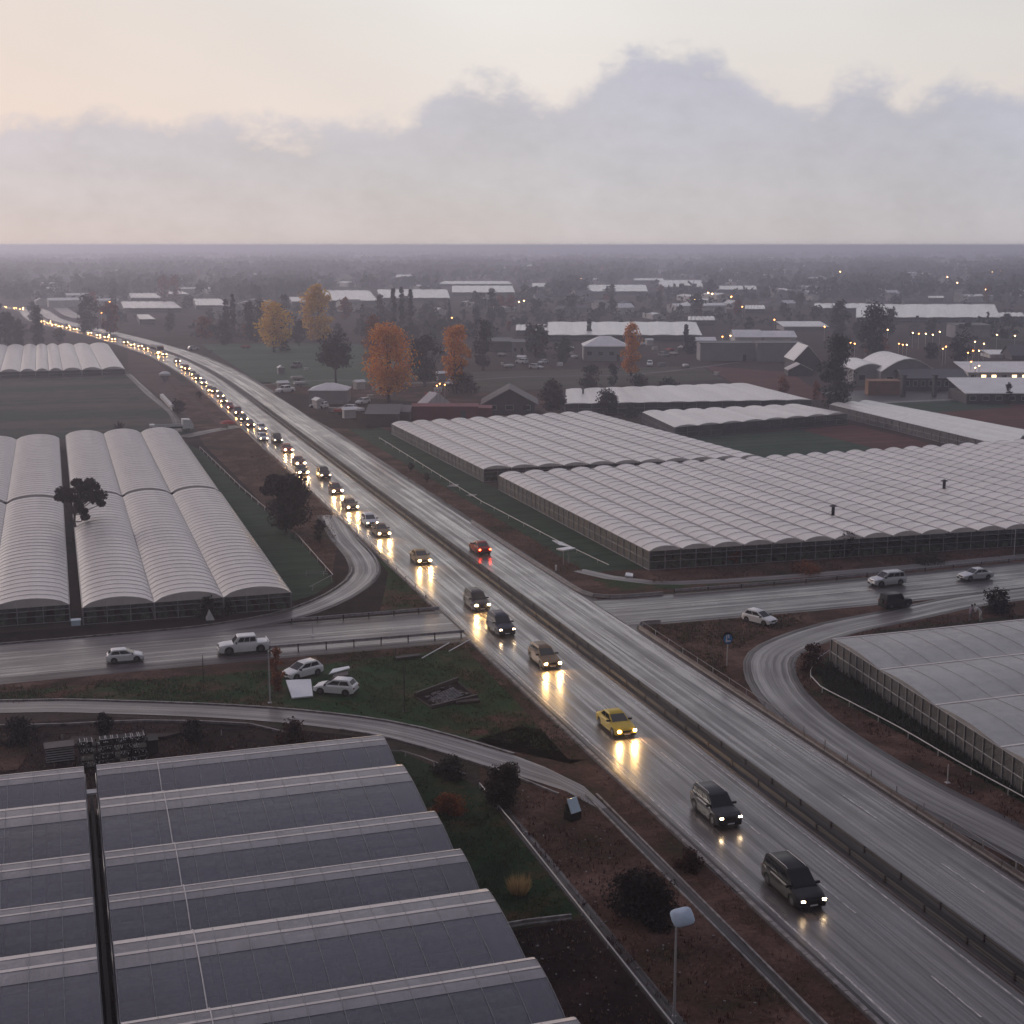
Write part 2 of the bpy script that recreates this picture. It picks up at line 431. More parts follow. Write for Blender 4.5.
sheet('verge', [(36.4, 92), (36.4, 122), (35.0, 123), (34.6, 104), (34.2, 93)], .020, M['verge'])
sheet('verge', [(-60, 136.6), (24, 136.6), (36.4, 138), (36.4, 182), (28, 290), (22.5, 290), (22.5, 142.2), (-60, 142.2)], .010, M['verge_dark'])
sheet('field', [(22.6, 146), (25.2, 148), (28.4, 153.5), (28.6, 178), (26.2, 218), (24.6, 264), (22.6, 276)], .018, M['f_strip'])
sheet('verge', [(28.9, 157), (36.3, 190), (36.3, 385), (30, 395), (27, 300), (26, 270), (27.5, 218)], .018, M['verge'])
sheet('turf', [(30.4, 139.0), (36.2, 138.6), (36.2, 158), (35.6, 164), (35.2, 156), (33, 148)], .018, M['turf_patch'])
psheet('field', [(-60, 376), (126, 371), (196, 432), (172, 436), (-60, 444)], .014, M['f_dark'])
psheet('field', [(128, 352), (150, 358), (262, 444), (212, 436), (128, 372)], .012, M['f_brown'])
psheet('field', [(200, 344), (345, 343), (420, 352), (420, 378), (330, 388), (262, 384)], .014, M['f_lime'])
psheet('field', [(262, 386), (420, 380), (560, 392), (560, 414), (400, 430), (345, 430)], .012, M['verge'])
psheet('field', [(470, 372), (700, 366), (724, 380), (560, 388), (478, 393)], .018, M['f_olive'])
psheet('field', [(704, 366), (790, 372), (830, 400), (760, 400), (728, 380)], .018, M['f_red'])
sheet('field', [(104, 200), (108, 250), (156, 258), (158, 200)], .014, M['f_green'])
psheet('field', [(800, 430), (852, 425), (905, 437), (950, 450), (905, 456)], .022, M['f_red'])
psheet('field', [(858, 402), (1090, 395), (1090, 440), (1000, 425)], .014, M['f_red'])
psheet('field', [(868, 403), (980, 399), (1015, 407), (900, 415)], .022, M['f_green'])
psheet('field', [(985, 325), (1090, 325), (1090, 344), (960, 338)], .018, M['f_olive'])
sheet('field', [(57, 149), (64, 149), (63.4, 290), (56.4, 290)], .018, M['f_strip'])
sheet('verge', [(52.7, 137.0), (58, 137.2), (57, 149), (56.4, 300), (56, 392), (52.7, 392)], .014, M['verge'])
sheet('verge', [(53, 40), (62, 40), (62, 76), (65, 109), (75, 117), (100, 118), (170, 116), (170, 126), (53.4, 126)], .010, M['verge'])
sheet('turf', [(60.4, 60), (70, 60), (70, 112), (66.3, 110.9), (62.8, 107.4), (60.2, 102), (60.6, 84)], .018, M['turf'])
sheet('verge', [(58, 137.4), (170, 137.6), (170, 147.8), (64, 147.8), (57, 150)], .010, M['verge'])
sheet('turf', [(56.2, 140), (62, 139), (84, 138.0), (84, 139.2), (70, 139.8), (62, 142), (56.4, 146)], .020, M['turf_patch'])

# the highway
MED = [(45.5, 5), (45.5, 60), (45.5, 120), (45.5, 180), (45.5, 260), (45.4, 340), (45.2, 390), (44.2, 430), (42.2, 468), (38.8, 510), (32.8, 555), (26, 600),
       (17, 650), (6.5, 705), (-2, 760), (-6, 820), (-9, 870), (-18, 905), (-36, 925), (-65, 935), (-110, 940), (-200, 940)]
med = catmull(MED, 5.0)
ribbon('highway_shoulder', med, -9.6, 8.0, .022, M['shoulder'])
ribbon('highway', med, -8.9, -1.05, .030, M['road'])
ribbon('highway', med, 1.05, 7.0, .030, M['road'])
ribbon('median_strip', med, -1.0, 1.0, .050, M['strip'])
ribbon('median_kerb', med, -1.02, -.90, .12, M['rustwall'], .02)
ribbon('median_kerb', med, .90, 1.02, .12, M['rustwall'], .02)
near_med = [p for p in med if p[1] < 420]
ribbon('road_marking', near_med, -8.62, -8.48, .036, M['line'])
ribbon('road_marking', near_med, -1.62, -1.50, .036, M['line'])
ribbon('road_marking', near_med, 6.55, 6.67, .036, M['line'])
mb = MB()
for k in range(28):       # dashed lane lines
    for dx in (-4.35, 4.15):
        y = 42 + k * 11.5; mb.quad((45.5 + dx, y, .036), (45.5 + dx + .11, y, .036), (45.5 + dx + .11, y + 4.2, .036), (45.5 + dx, y + 4.2, .036), 0,
                                   [(0, y), (.11, y), (.11, y + 4.2), (0, y + 4.2)])
struct(mb.obj('lane_marking', M['line']))
# cross roads
xl = [(-140, 128.8), (-60, 129.6), (-5, 131.2), (15, 131.6), (36.3, 131.6)]
ribbon('cross_road_shoulder', catmull(xl, 6), -5.6, 6.4, .024, M['shoulder'])
ribbon('cross_road', catmull(xl, 6), -4.6, 4.5, .034, M['xroad'])
xr = [(52.6, 131.2), (78, 131.2), (102, 132.6), (130, 134.4), (200, 139)]
ribbon('cross_road_shoulder', catmull(xr, 6), -5.5, 5.6, .024, M['shoulder'])
ribbon('cross_road', catmull(xr, 6), -4.9, 4.9, .034, M['xroad'])
mb = MB()
for x0, x1, y in ((-60, 36, 131.7), (53, 110, 131.6)):
    x = x0
    while x < x1 - 3:
        mb.quad((x, y - .05, .041), (x + 3, y - .05, .041), (x + 3, y + .06, .041), (x, y + .06, .041), 0, [(0, x), (0, x + 3), (.1, x + 3), (.1, x)]); x += 9
struct(mb.obj('lane_marking', M['line']))
mb = MB()   # tar seam where the cross road meets the highway
mb.box(36.3, 36.42, 127.2, 136, .034, .039); mb.box(52.5, 52.62, 126.6, 136, .034, .039)
struct(mb.obj('road_seam', M['strip']))
# slip road on the right
slr = [(200, 131), (120, 127.4), (100, 125.4), (90, 124.1), (80, 121.2), (72, 119), (65.3, 115.7), (61.2, 112.4), (58.6, 108), (56.6, 102.5), (55.2, 95), (54.8, 86), (55.2, 78), (56.2, 70), (57.2, 58), (57.6, 30)]
cslr = catmull(slr, 2.5)
ribbon('slip_road_shoulder', cslr, -2.3, 2.3, .026, M['shoulder'])
ribbon('slip_road', cslr, -1.6, 1.6, .036, M['track'])
# slip road on the left
sll = [(35.5, 193), (34.8, 184), (34.2, 175), (33.9, 165), (32.6, 156.5), (29.6, 149.8), (25.4, 144), (20.5, 139.8), (14, 137.4), (6, 136.6), (-20, 136), (-60, 134.6)]
csll = catmull(sll, 2.5)
ribbon('slip_road_shoulder', csll, -1.8, 1.9, .026, M['shoulder'])
ribbon('slip_road', csll, -1.25, 1.25, .038, M['track'])
# narrow service road in front
srv = [(-80, 127), (-30, 122.6), (-5.8, 118.3), (3.6, 115.1), (14.2, 110), (22.4, 104), (27.4, 97.4), (30.9, 91.4), (32.7, 87.4), (33.3, 83.5)]
csrv = catmull(srv, 2.5)
wsrv = [(-1.45 if p[1] > 93 else -1.45 + (93 - p[1]) * .13, 1.5 if p[1] > 93 else 1.5 - (93 - p[1]) * .12) for p in csrv]
ribbon('service_road', csrv, -1.45, 1.5, .036, M['track'], w1=wsrv)
ribbon('dirt_path', catmull([(33.2, 84.5), (33.3, 78), (33.3, 60), (33.3, 30)], 3), -.30, .30, .022, M['shoulder'])
ribbon('dirt_path', catmull([(26.9, 86), (27.0, 75), (27, 40)], 4), -.3, .5, .022, M['shoulder'])
# frontage track by the big greenhouse, farm tracks
ribbon('farm_track', catmull([(56.4, 150.4), (58.5, 146), (62, 142.2), (70.3, 140.4), (90, 140.2), (120, 141.6)], 3), -.9, .9, .030, M['track'])
ribbon('farm_track', catmull([(23.2, 283), (28, 289), (33, 294), (36.2, 297)], 3), -1.8, 1.6, .030, M['shoulder'])
ribbon('farm_track', catmull([P(128, 374), P(150, 395), P(172, 414), P(178, 432)], 5), -.8, .8, .030, M['shoulder'])
ribbon('farm_track', catmull([P(150, 362), P(175, 384), P(205, 410), P(225, 428)], 5), -.8, .8, .030, M['f_brown'])
ribbon('farm_track', catmull([P(262, 385), P(330, 380), P(420, 383), P(520, 377), P(640, 374), P(740, 362)], 5), -.9, .9, .030, M['shoulder'])
ribbon('farm_track', catmull([P(858, 404), P(900, 402), P(960, 399), P(1040, 394)], 5), -1.1, 1.1, .034, M['kerbpale'])
ribbon('farm_track', catmull([P(80, 318), P(66, 312), P(50, 300), P(30, 296)], 5), -4, 4, .030, M['track'])
# paved yards
psheet('yard', [(820, 392), (985, 386), (985, 400), (850, 404)], .026, M['shoulder'])
psheet('yard', [(262, 392), (420, 402), (420, 414), (370, 430), (330, 428)], .026, M['verge_dark'])

# kerbs
ribbon('kerb', [p for p in csrv if p[1] > 92], -1.72, -1.5, .13, M['kerbpale'], .0)
ribbon('kerb', [p for p in catmull(srv, 2.5) if p[0] > 20 and p[1] > 84], 1.55, 1.72, .14, M['kerbpale'], 0)
ribbon('kerb', [(32.95, 86.0), (32.92, 78), (32.95, 60), (32.95, 30)], -.06, .06, .12, M['kerbpale'], 0)
ribbon('kerb', [(33.72, 86.0), (33.7, 78), (33.66, 60), (33.66, 30)], -.06, .06, .10, M['kerbpale'], 0)
ribbon('kerb', catmull([(-30, 121), (-5, 113), (5, 111), (13, 107.6), (16, 104)], 3), -.08, .08, .2, M['kerbpale'], 0)
ribbon('kerb', [p for p in csll if p[1] < 160 and p[0] > -60], 1.5, 1.66, .16, M['kerbpale'], 0)
ribbon('kerb', [p for p in csll if 150 < p[1]], -1.55, -1.42, .14, M['kerbpale'], 0)
mb = MB()    # paved slabs edging the highway, a line of lighter stones
y = 40.0
while y < 126:
    mb.box(36.02, 36.30, y, y + 1.9, 0, .11); y += 1.96
y = 138.0
while y < 190: mb.box(36.02, 36.26, y, y + 1.9, 0, .11); y += 1.96
struct(mb.obj('kerb', M['kerbpale']))

# ================================================================ BARRIERS, FENCES
def spaced(path, d):
    out = [path[0]]; acc = 0
    for a, b in zip(path, path[1:]):
        L = math.dist(a, b); t = d - acc
        while t <= L:
            out.append((a[0] + (b[0] - a[0]) * t / L, a[1] + (b[1] - a[1]) * t / L)); t += d
        acc = (acc + L) % d
    return out

def guardrail(path, label, h=.75, dpost=4.0, group=None, two=False, mat='steel'):
    r = root('guardrail', label, 'guardrail', (*path[0], 0), group=group); ox, oy = path[0]
    loc = [(x - ox, y - oy) for x, y in path]
    for lv in ((h - .12, h * .45) if two else (h - .12,)):
        mb = MB()
        prof = [(-.03, -.15), (.03, -.09), (-.03, 0), (.03, .09), (-.03, .15)]
        for (p0, p1) in zip(prof, prof[1:]):
            A = offset(loc, p0[0]); B = offset(loc, p1[0])
            for i in range(len(loc) - 1):
                mb.quad((*A[i], lv + p0[1]), (*A[i + 1], lv + p0[1]), (*B[i + 1], lv + p1[1]), (*B[i], lv + p1[1]))
        mb.obj('rail', M[mat], r)
    pm = MB(); pm.box(-.05, .05, -.06, .06, 0, h); me = pm.mesh('post', M['rust'])
    for p in spaced(loc, dpost)[:98]:
        a = offset([p, (p[0] + .01, p[1] + .01)], 0)[0]; ob('post', me, r, (a[0], a[1], 0))
    return r

def barrier(path, label, h=.7, w=.35, mat='concrete', seg=3.0):
    """row of precast concrete blocks with a tapered face"""
    r = root('barrier', label, 'barrier', (*path[0], 0)); ox, oy = path[0]
    loc = [(x - ox, y - oy) for x, y in path]; pts = spaced(loc, seg)[:95]
    for a, b in zip(pts, pts[1:]):
        L = math.dist(a, b) - .04; ang = math.atan2(b[1] - a[1], b[0] - a[0])
        prof = [(-w / 2, 0), (w / 2, 0), (w / 2, .08), (w * .28, h * .45), (w * .2, h), (-w * .2, h), (-w * .28, h * .45), (-w / 2, .08)]
        mb = MB(); n = len(prof)
        mb.v = [(0, y, z) for y, z in prof] + [(L, y, z) for y, z in prof]
        mb.f = [tuple(range(n)), tuple(range(2 * n - 1, n - 1, -1))] + [((k + 1) % n, k, n + k, n + (k + 1) % n) for k in range(n)]
        mb.m = [0] * len(mb.f)
        o = mb.obj('barrier_block', M[mat], r, loc=(a[0], a[1], 0)); o.rotation_euler = (0, 0, ang)
    return r

barrier([(53.15, 124.6), (53.0, 110), (52.95, 95), (52.9, 80), (52.9, 66), (52.9, 40)], 'long stained concrete barrier along the right edge of the highway beside the curved slip road', .42, .24, 'rustwall')
pipe_fence_q = [(53.32, 124.2), (53.17, 110), (53.12, 95), (53.07, 80), (53.07, 66), (53.07, 40)]
barrier([(53.15, 124.8), (53.9, 126.1), (55.2, 126.0), (57.0, 125.7)], 'short concrete barrier end curving round the corner of the reddish island', .4, .35, 'concrete', 1.2)
barrier(catmull([(52.75, 182), (52.7, 166), (52.75, 150), (52.95, 140.2), (53.8, 137.4), (56, 136.9), (62, 136.7)], 2), 'low grey kerb wall turning the corner below the green strip of the big greenhouse', .35, .4, 'concrete', 2.0)
guardrail(catmull([(62.3, 136.7), (80, 136.8), (102, 138.2), (128, 140)], 4), 'low steel guard rail along the far side of the right cross road', .5, 4)
guardrail(catmull([(44.98, 40), (44.98, 120), (44.98, 200), (44.98, 330)], 6), 'thin steel rail on the near side of the dark median strip', .45, 4.0, mat='darkpole')
guardrail(catmull([(46.05, 40), (46.05, 120), (46.05, 200), (46.05, 330)], 6), 'thin steel rail on the far side of the dark median strip', .45, 4.0, mat='darkpole')
guardrail([(17.4, 126.9), (24, 126.75), (30, 126.7), (35.9, 126.7)], 'steel guard rail edging the left cross road just above the parked white cars', .8, 2.6)
guardrail([(21.0, 136.9), (26, 136.9), (31, 136.9), (36.2, 137.0)], 'steel guard rail along the far edge of the left cross road below the dirt island', .55, 2.6)
guardrail([(36.3, 143), (36.3, 170), (36.35, 210), (36.4, 260)], 'low steel rail on the left edge of the highway past the curved slip road', .4, 4.5)

def pipe_fence(path, label, h=1.0, r0=.05, dpost=3.0, mat='frame', cat='fence', mid=True):
    r = root('pipe_fence', label, cat, (*path[0], 0)); ox, oy = path[0]
    loc = [(x - ox, y - oy) for x, y in path]
    for z in ((h, h * .5) if mid else (h,)):
        mb = MB(); mb.tube([(x, y, z) for x, y in loc], r0, 5); mb.obj('rail', M[mat], r)
    pm = MB(); pm.tube([(0, 0, 0), (0, 0, h)], .045, 5); me = pm.mesh('post', M['pole'])
    for p in spaced(loc, dpost)[:95]: ob('post', me, r, (p[0], p[1], 0))
    return r
pipe_fence(pipe_fence_q, 'thin steel handrail following the stained concrete barrier of the highway', .8, .022, 3.2, 'dimframe', mid=False)
pipe_fence(catmull([(66.3, 110.9), (64.2, 109.2), (62.3, 107), (60.6, 104.4), (59.9, 101.5), (60.1, 97), (60.4, 90), (60.3, 83), (60.5, 75), (60.8, 62)], 1.5), 'pale pipe fence curving round the green strip of the right hand greenhouse', .5, .05, 4, mid=False)
pipe_fence([(26.4, 89.5), (26.5, 82), (26.45, 74), (26.4, 60), (26.4, 40)], 'long pale rail running from the dark round bush down beside the dirt path', .4, .045, 4, mid=False)
pipe_fence(catmull([(20.4, 98.6), (22.8, 97.5), (24.8, 94), (26.0, 91.6)], 1.5), 'short pale rail curving from the greenhouse corner to the round bush', .35, .045, 3, mid=False)
pipe_fence([(-4, 109.0), (4, 108.0), (13, 105.2)], 'thin rusty rail in the dark yard above the foreground greenhouse', .5, .04, 3, 'rust', mid=False)
pipe_fence([(24.6, 264), (26.2, 218), (28.4, 178), (28.5, 154.5), (25.0, 149.5)], 'thin wire fence round the green strip beside the right tunnel', .6, .03, 5, 'frame', mid=False)
pipe_fence([(58.9, 267), (57.9, 194), (59.0, 164.5), (60.0, 150)], 'thin pale rail through the green strip of the big greenhouse', .5, .045, 6, 'frame', mid=False)
pipe_fence([(26, 157.5), (28.3, 156.6)], 'small wire pen rail in the green strip beside the tunnels', .5, .03, 2)
b = barrier([(20.6, 69.4), (23.5, 69.5), (26.1, 69.3)], 'pale low wall closing the turf plot beside the foreground greenhouse', .3, .3, 'kerbpale', 2.6)

# ================================================================ GREENHOUSES
def bil(c, s, t):    # corners: c[0] near-left, c[1] near-right, c[2] far-right, c[3] far-left
    x = (c[0][0] * (1 - s) + c[1][0] * s) * (1 - t) + (c[3][0] * (1 - s) + c[2][0] * s) * t
    y = (c[0][1] * (1 - s) + c[1][1] * s) * (1 - t) + (c[3][1] * (1 - s) + c[2][1] * s) * t
    return x, y

def greenhouse(label, c, eave, crown, bays, along='v', mats=('film', 'film_side'), name='greenhouse', group=None, rib=2.5, sides=('near', 'left'),
               postgap=2.5, skew=.5, detail=True, breaks=None, sag=.05, crops=True, openfront=False, hoops=True, hoopmat='frame', nseg=8, gutters=True, strips=None, pw=.75, hup=.02, hr=.022):
    """multi-span film greenhouse. along = direction the spans run; breaks = span boundaries (0..1) across"""
    ox, oy = c[0]; c = [(x - ox, y - oy) for x, y in c]
    r = root(name, label, 'greenhouse', (ox, oy, 0), group=group)
    if along == 'u': fn = lambda a, b: bil(c, b, a)        # a across the spans, b along them
    else: fn = lambda a, b: bil(c, a, b)
    W = math.dist(fn(0, .5), fn(1, .5)); L = math.dist(fn(.5, 0), fn(.5, 1))
    br = breaks or [k / bays for k in range(bays + 1)]
    def prof(t):     # 0..1 in one span -> height
        if skew == .5: s = math.sin(math.pi * t) ** pw
        else:
            s = math.sin(math.pi / 2 * (t / skew)) ** .9 if t < skew else math.cos(math.pi / 2 * (t - skew) / (1 - skew)) ** .8
        return eave + (crown - eave) * max(0, s)
    nl = max(1, int(L / rib)); sub = 2 if (detail and sag) else 1
    roof = MB(); rr = random.Random(len(label))
    jit = [[rr.uniform(-1, 1) for _ in range(nl * sub + 1)] for _ in range(len(br))]
    for k in range(len(br) - 1):
        a0, a1 = br[k], br[k + 1]
        def pt(t, b):
            x, y = fn(a0 + (a1 - a0) * t, b); z = prof(t); j = int(round(b * nl * sub))
            if sub == 2 and j % 2: z -= sag * math.sin(math.pi * t) * (1 + .5 * jit[k][j])
            return x, y, z
        roof.grid(pt, nseg, nl * sub, 0, lambda t, b: ((a0 + (a1 - a0) * t) * W, b * L))
    roof.obj('roof_film', M[mats[0]], r, smooth=True)
    # walls
    def wall(p, q, top, nm='side_film', lo=0.0, hi=None):
        mb = MB(); n = max(1, int(math.dist(p, q) / postgap)); D = math.dist(p, q)
        for i in range(n):
            a = i / n; b = (i + 1) / n
            x0, y0 = p[0] + (q[0] - p[0]) * a, p[1] + (q[1] - p[1]) * a; x1, y1 = p[0] + (q[0] - p[0]) * b, p[1] + (q[1] - p[1]) * b
            mb.quad((x0, y0, lo), (x1, y1, lo), (x1, y1, top), (x0, y0, top), 0, [(a * D, 0), (b * D, 0), (b * D, top), (a * D, top)])
        mb.obj(nm, M[mats[1]], r)
        fr = MB()
        for i in range(n + 1):
            x, y = p[0] + (q[0] - p[0]) * i / n, p[1] + (q[1] - p[1]) * i / n
            ox_ = (q[1] - p[1]) / D * .06; oy_ = -(q[0] - p[0]) / D * .06
            fr.tube([(x + ox_, y + oy_, 0), (x + ox_, y + oy_, top)], .055, 4)
        for z in ([.06, top * .5, top] if top > 1 else [top]):
            ox_ = (q[1] - p[1]) / D * .06; oy_ = -(q[0] - p[0]) / D * .06
            fr.tube([(p[0] + ox_, p[1] + oy_, z), (q[0] + ox_, q[1] + oy_, z)], .035, 4)
        fr.obj('wall_frame', M['frame'], r)
    def gable(b, nm='gable_film', out=-1):
        mb = MB()
        for k in range(len(br) - 1):
            a0, a1 = br[k], br[k + 1]; n = nseg
            for i in range(n):
                t0, t1 = i / n, (i + 1) / n; x0, y0 = fn(a0 + (a1 - a0) * t0, b); x1, y1 = fn(a0 + (a1 - a0) * t1, b)
                mb.quad((x0, y0, eave), (x1, y1, eave), (x1, y1, prof(t1)), (x0, y0, prof(t0)), 0, [(x0, eave), (x1, eave), (x1, prof(t1)), (x0, prof(t0))])
        mb.obj(nm, M[mats[0]], r)
    if along == 'v':
        gable(0); gable(1)
        if openfront:
            p, q = fn(0, 0), fn(1, 0); wall2(r, p, q, eave, postgap)
        else: wall(fn(0, 0), fn(1, 0), eave)
        wall(fn(0, 1), fn(0, 0), eave); wall(fn(1, 0), fn(1, 1), eave); wall(fn(1, 1), fn(0, 1), eave)
    else:
        gable(0); gable(1)
        wall(fn(0, 0), fn(0, 1), eave); wall(fn(1, 1), fn(1, 0), eave); wall(fn(1, 0), fn(0, 0), eave); wall(fn(0, 1), fn(1, 1), eave)
    if detail and hoops:
        mb = MB()
        for k in range(len(br) - 1):
            a0, a1 = br[k], br[k + 1]
            for j in range(nl + 1):
                pts = []
                for i in range(nseg + 1):
                    t = i / nseg; x, y = fn(a0 + (a1 - a0) * t, j / nl); pts.append((x, y, prof(t) + hup))
                mb.tube(pts, hr, 3, caps=False)
        mb.obj('hoops', M[hoopmat], r)
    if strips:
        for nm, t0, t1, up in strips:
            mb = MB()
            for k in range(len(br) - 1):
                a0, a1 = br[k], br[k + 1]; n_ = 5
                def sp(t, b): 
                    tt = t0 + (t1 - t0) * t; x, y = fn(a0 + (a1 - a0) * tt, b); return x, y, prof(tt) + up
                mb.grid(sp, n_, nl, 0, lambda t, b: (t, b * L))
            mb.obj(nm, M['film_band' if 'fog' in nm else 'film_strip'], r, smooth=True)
    if detail and gutters:
        mb = MB()
        for a in br[1:-1]:
            p, q = fn(a, 0), fn(a, 1); mb.tube([(*p, eave + .06), (*q, eave + .06)], .17, 4)
        if len(br) > 2: mb.obj('gutter', M['gutter'], r)
    if detail and crops:
        mb = MB(); n = max(2, int(W / 1.6))
        for i in range(n):
            a = (i + .5) / n; p0 = fn(a - .28 / n, .01); p1 = fn(a + .28 / n, .01); p2 = fn(a + .28 / n, .99); p3 = fn(a - .28 / n, .99)
            m_ = 12; h = .55
            for j in range(m_):
                t0, t1 = j / m_, (j + .93) / m_; hh = h * rr.uniform(.5, 1.3)
                lr = lambda p, q, t: (p[0] + (q[0] - p[0]) * t, p[1] + (q[1] - p[1]) * t)
                A, B, C, D = lr(p0, p3, t0), lr(p1, p2, t0), lr(p1, p2, t1), lr(p0, p3, t1)
                mb.prism([A, B, C, D], .02, hh)
        mb.obj('crop_rows', M['crop'], r)
    return r

def wall2(r, p, q, top, gap):
    """front left open at the bottom: film apron above, dark opening with posts and a mid rail below"""
    D = math.dist(p, q); n = max(2, int(D / gap))
    mb = MB(); mb.quad((*p, top * .78), (*q, top * .78), (*q, top), (*p, top), 0, [(0, 0), (D, 0), (D, 1), (0, 1)]); mb.obj('front_film', M['film_side'], r)
    fr = MB(); dx, dy = (q[1] - p[1]) / D * .07, -(q[0] - p[0]) / D * .07
    for i in range(n + 1):
        x, y = p[0] + (q[0] - p[0]) * i / n + dx, p[1] + (q[1] - p[1]) * i / n + dy; fr.tube([(x, y, 0), (x, y, top)], .06, 4)
    for z in (.08, top * .45, top * .78): fr.tube([(p[0] + dx, p[1] + dy, z), (q[0] + dx, q[1] + dy, z)], .04, 4)
    fr.obj('wall_frame', M['frame'], r)

# foreground greenhouse, two blocks with a dark gap between them
vr = [92.9, 88.1, 79.5, 73.6, 68.7, 60.6, 55.0, 49, 42, 35]
def near_block(label, u0, u1):
    v1, v0 = vr[0] + .8, vr[-1]
    br = sorted([(v - .0 - v0) / (v1 - v0) for v in vr]); br[0] = 0; br[-1] = 1
    return greenhouse(label, [(u0, v0), (u1, v0), (u1, v1), (u0, v1)], 2.55, 3.45, 0, along='u', mats=('film_clear', 'film_side'), rib=1.5, skew=.80, breaks=br, sag=.0, nseg=12, hoopmat='frame', hup=.045, hr=.017, gutters=True, strips=[('ridge_sheen', .80, .985, .035), ('foggy_sheen', .52, .80, .02), ('thin_sheen', .655, .685, .04)])  # pale strips paint the sky sheen falling off from ridge to gutter
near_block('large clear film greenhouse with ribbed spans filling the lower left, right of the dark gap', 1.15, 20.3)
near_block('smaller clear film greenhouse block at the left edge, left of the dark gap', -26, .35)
# a thin pipe laid over the roof of the right block
def roof_z(v):
    a = [x for x in sorted(vr + [vr[0] + .8])]
    for p, q in zip(a, a[1:]):
        if p <= v <= q:
            t = (v - p) / (q - p); s = math.sin(math.pi / 2 * (t / .8)) ** .9 if t < .8 else max(0, math.cos(math.pi / 2 * (t - .8) / .2)) ** .8
            return 2.55 + .9 * s
    return 2.55
mb = MB(); mb.tube([(5.0 + .0 * v, v, roof_z(v) + .06) for v in [36 + .4 * k for k in range(143)]], .035, 5)
tag(mb.obj('roof_pipe', M['pole']), 'thin pale pipe laid over the roof spans of the foreground greenhouse', 'pipe')
for v in (91.9,):
    mb = MB(); mb.box(.38, 1.12, 90.3, 91.0, 2.35, 2.5); tag(mb.obj('gap_cover', M['white']), 'small white cover board bridging the dark gap between the foreground greenhouse blocks', 'board')
mb = MB(); mb.box(.62, .84, 34, 93, 0, 1.5); tag(mb.obj('drain_duct', M['darkpole']), 'dark duct running along the gap between the foreground greenhouse blocks', 'duct')

# tunnels on the left: near row and far row
tu = [(1.35, 8.15), (8.25, 15.0), (15.1, 21.9)]
tl = [(-7.35, .05), (-14.9, -7.45), (-22.4, -15.0)]
names_n = ['arched tunnel greenhouse, near row, just right of the dark alley with the crooked tree', 'arched tunnel greenhouse, near row, middle one between two others, bushes at its front', 'arched tunnel greenhouse, near row, rightmost, beside the green strip']
names_f = ['arched tunnel greenhouse, far row, just right of the dark alley', 'arched tunnel greenhouse, far row, middle of the three right of the alley', 'arched tunnel greenhouse, far row, rightmost, behind the rightmost near tunnel']
G_T = 'white tunnel greenhouses in two rows'
def tunnel(lbl, u0, u1, v0, v1, sk=0): return greenhouse(lbl, [(u0, v0), (u1, v0), (u1 + sk, v1), (u0 + sk, v1)], 1.75, 2.62, 1, 'v', ('film_tunnel', 'film_side'), 'tunnel_greenhouse', G_T, rib=1.9, postgap=1.9, openfront=True, sag=.05, hoops=True, nseg=10, pw=.6)
for (a, b_), n, f in zip(tu, names_n, names_f):
    tunnel(n, a, b_, 142.8, 206.5); tunnel(f, a, b_ - .1, 208.2, 279.0)
for (a, b_), n, f in zip(tl, ['arched tunnel greenhouse, near row, first one left of the dark alley', 'arched tunnel greenhouse, near row, at the left edge of the photo', 'arched tunnel greenhouse, near row, mostly beyond the left edge'],
                         ['arched tunnel greenhouse, far row, first one left of the dark alley', 'arched tunnel greenhouse, far row, at the left edge of the photo', 'arched tunnel greenhouse, far row, mostly beyond the left edge']):
    if a < -20: continue
    tunnel(n, a, b_, 144.6, 205.5); tunnel(f, a, b_, 207.4, 275.5)
# far left row of eight
xs = [-19.4, -14.8, -9.4, -5.2, -1.6, 2.2, 7.5, 13.0, 19.5]
eight = ['at the left edge of the photo', 'second from the left edge', 'third from the left edge', 'fourth from the left edge', 'fifth from the left edge', 'sixth from the left edge', 'seventh from the left, next to last', 'last on the right, beside the brown field']
for k in range(8):
    greenhouse('small tunnel in the far row of eight, ' + eight[k], [(xs[k] + .1, 427), (xs[k + 1] - .1, 427), (xs[k + 1] - .6, 536), (xs[k] - .5, 536)], 1.7, 2.5, 1, 'v', ('film_tunnel', 'film_side'),
               'tunnel_greenhouse', 'row of eight small tunnels beyond the dark field', rib=12, postgap=4, detail=False, nseg=6)

# right hand greenhouses
gB = greenhouse('largest whitewashed greenhouse of many spans beside the right cross road', [(64.2, 147.9), (166, 144), (166, 213), (64.0, 205.8)], 2.25, 2.82, 26, 'v', rib=2.6, postgap=1.9, openfront=True, nseg=6, sag=.10)
gA = greenhouse('whitewashed greenhouse of many spans behind the largest one, below the red shed', [(63.9, 213.5), (112.0, 211.4), (108.5, 281), (63.2, 275)], 2.05, 2.55, 11, 'v', rib=3, postgap=2.2, openfront=True, nseg=6, sag=.09)
gC = greenhouse('low grey film greenhouse with smooth rounded spans at the right edge below the two people', [(58.6, 52), (92, 52), (92, 109.0), (64.9, 108.4)], 2.35, 2.62, 6, 'u', ('film_c', 'film_side'), rib=2.6, postgap=1.3, nseg=8, gutters=False, pw=1.0, strips=[('seam_strip', .965, .995, .03)])
gD = greenhouse('wide flat pale greenhouse behind the two round bushes', [(107.5, 296), (164, 287), (168, 327), (119, 327)], 2.3, 2.5, 10, 'v', ('film', 'film_side'), rib=6, detail=False, nseg=4, postgap=3)
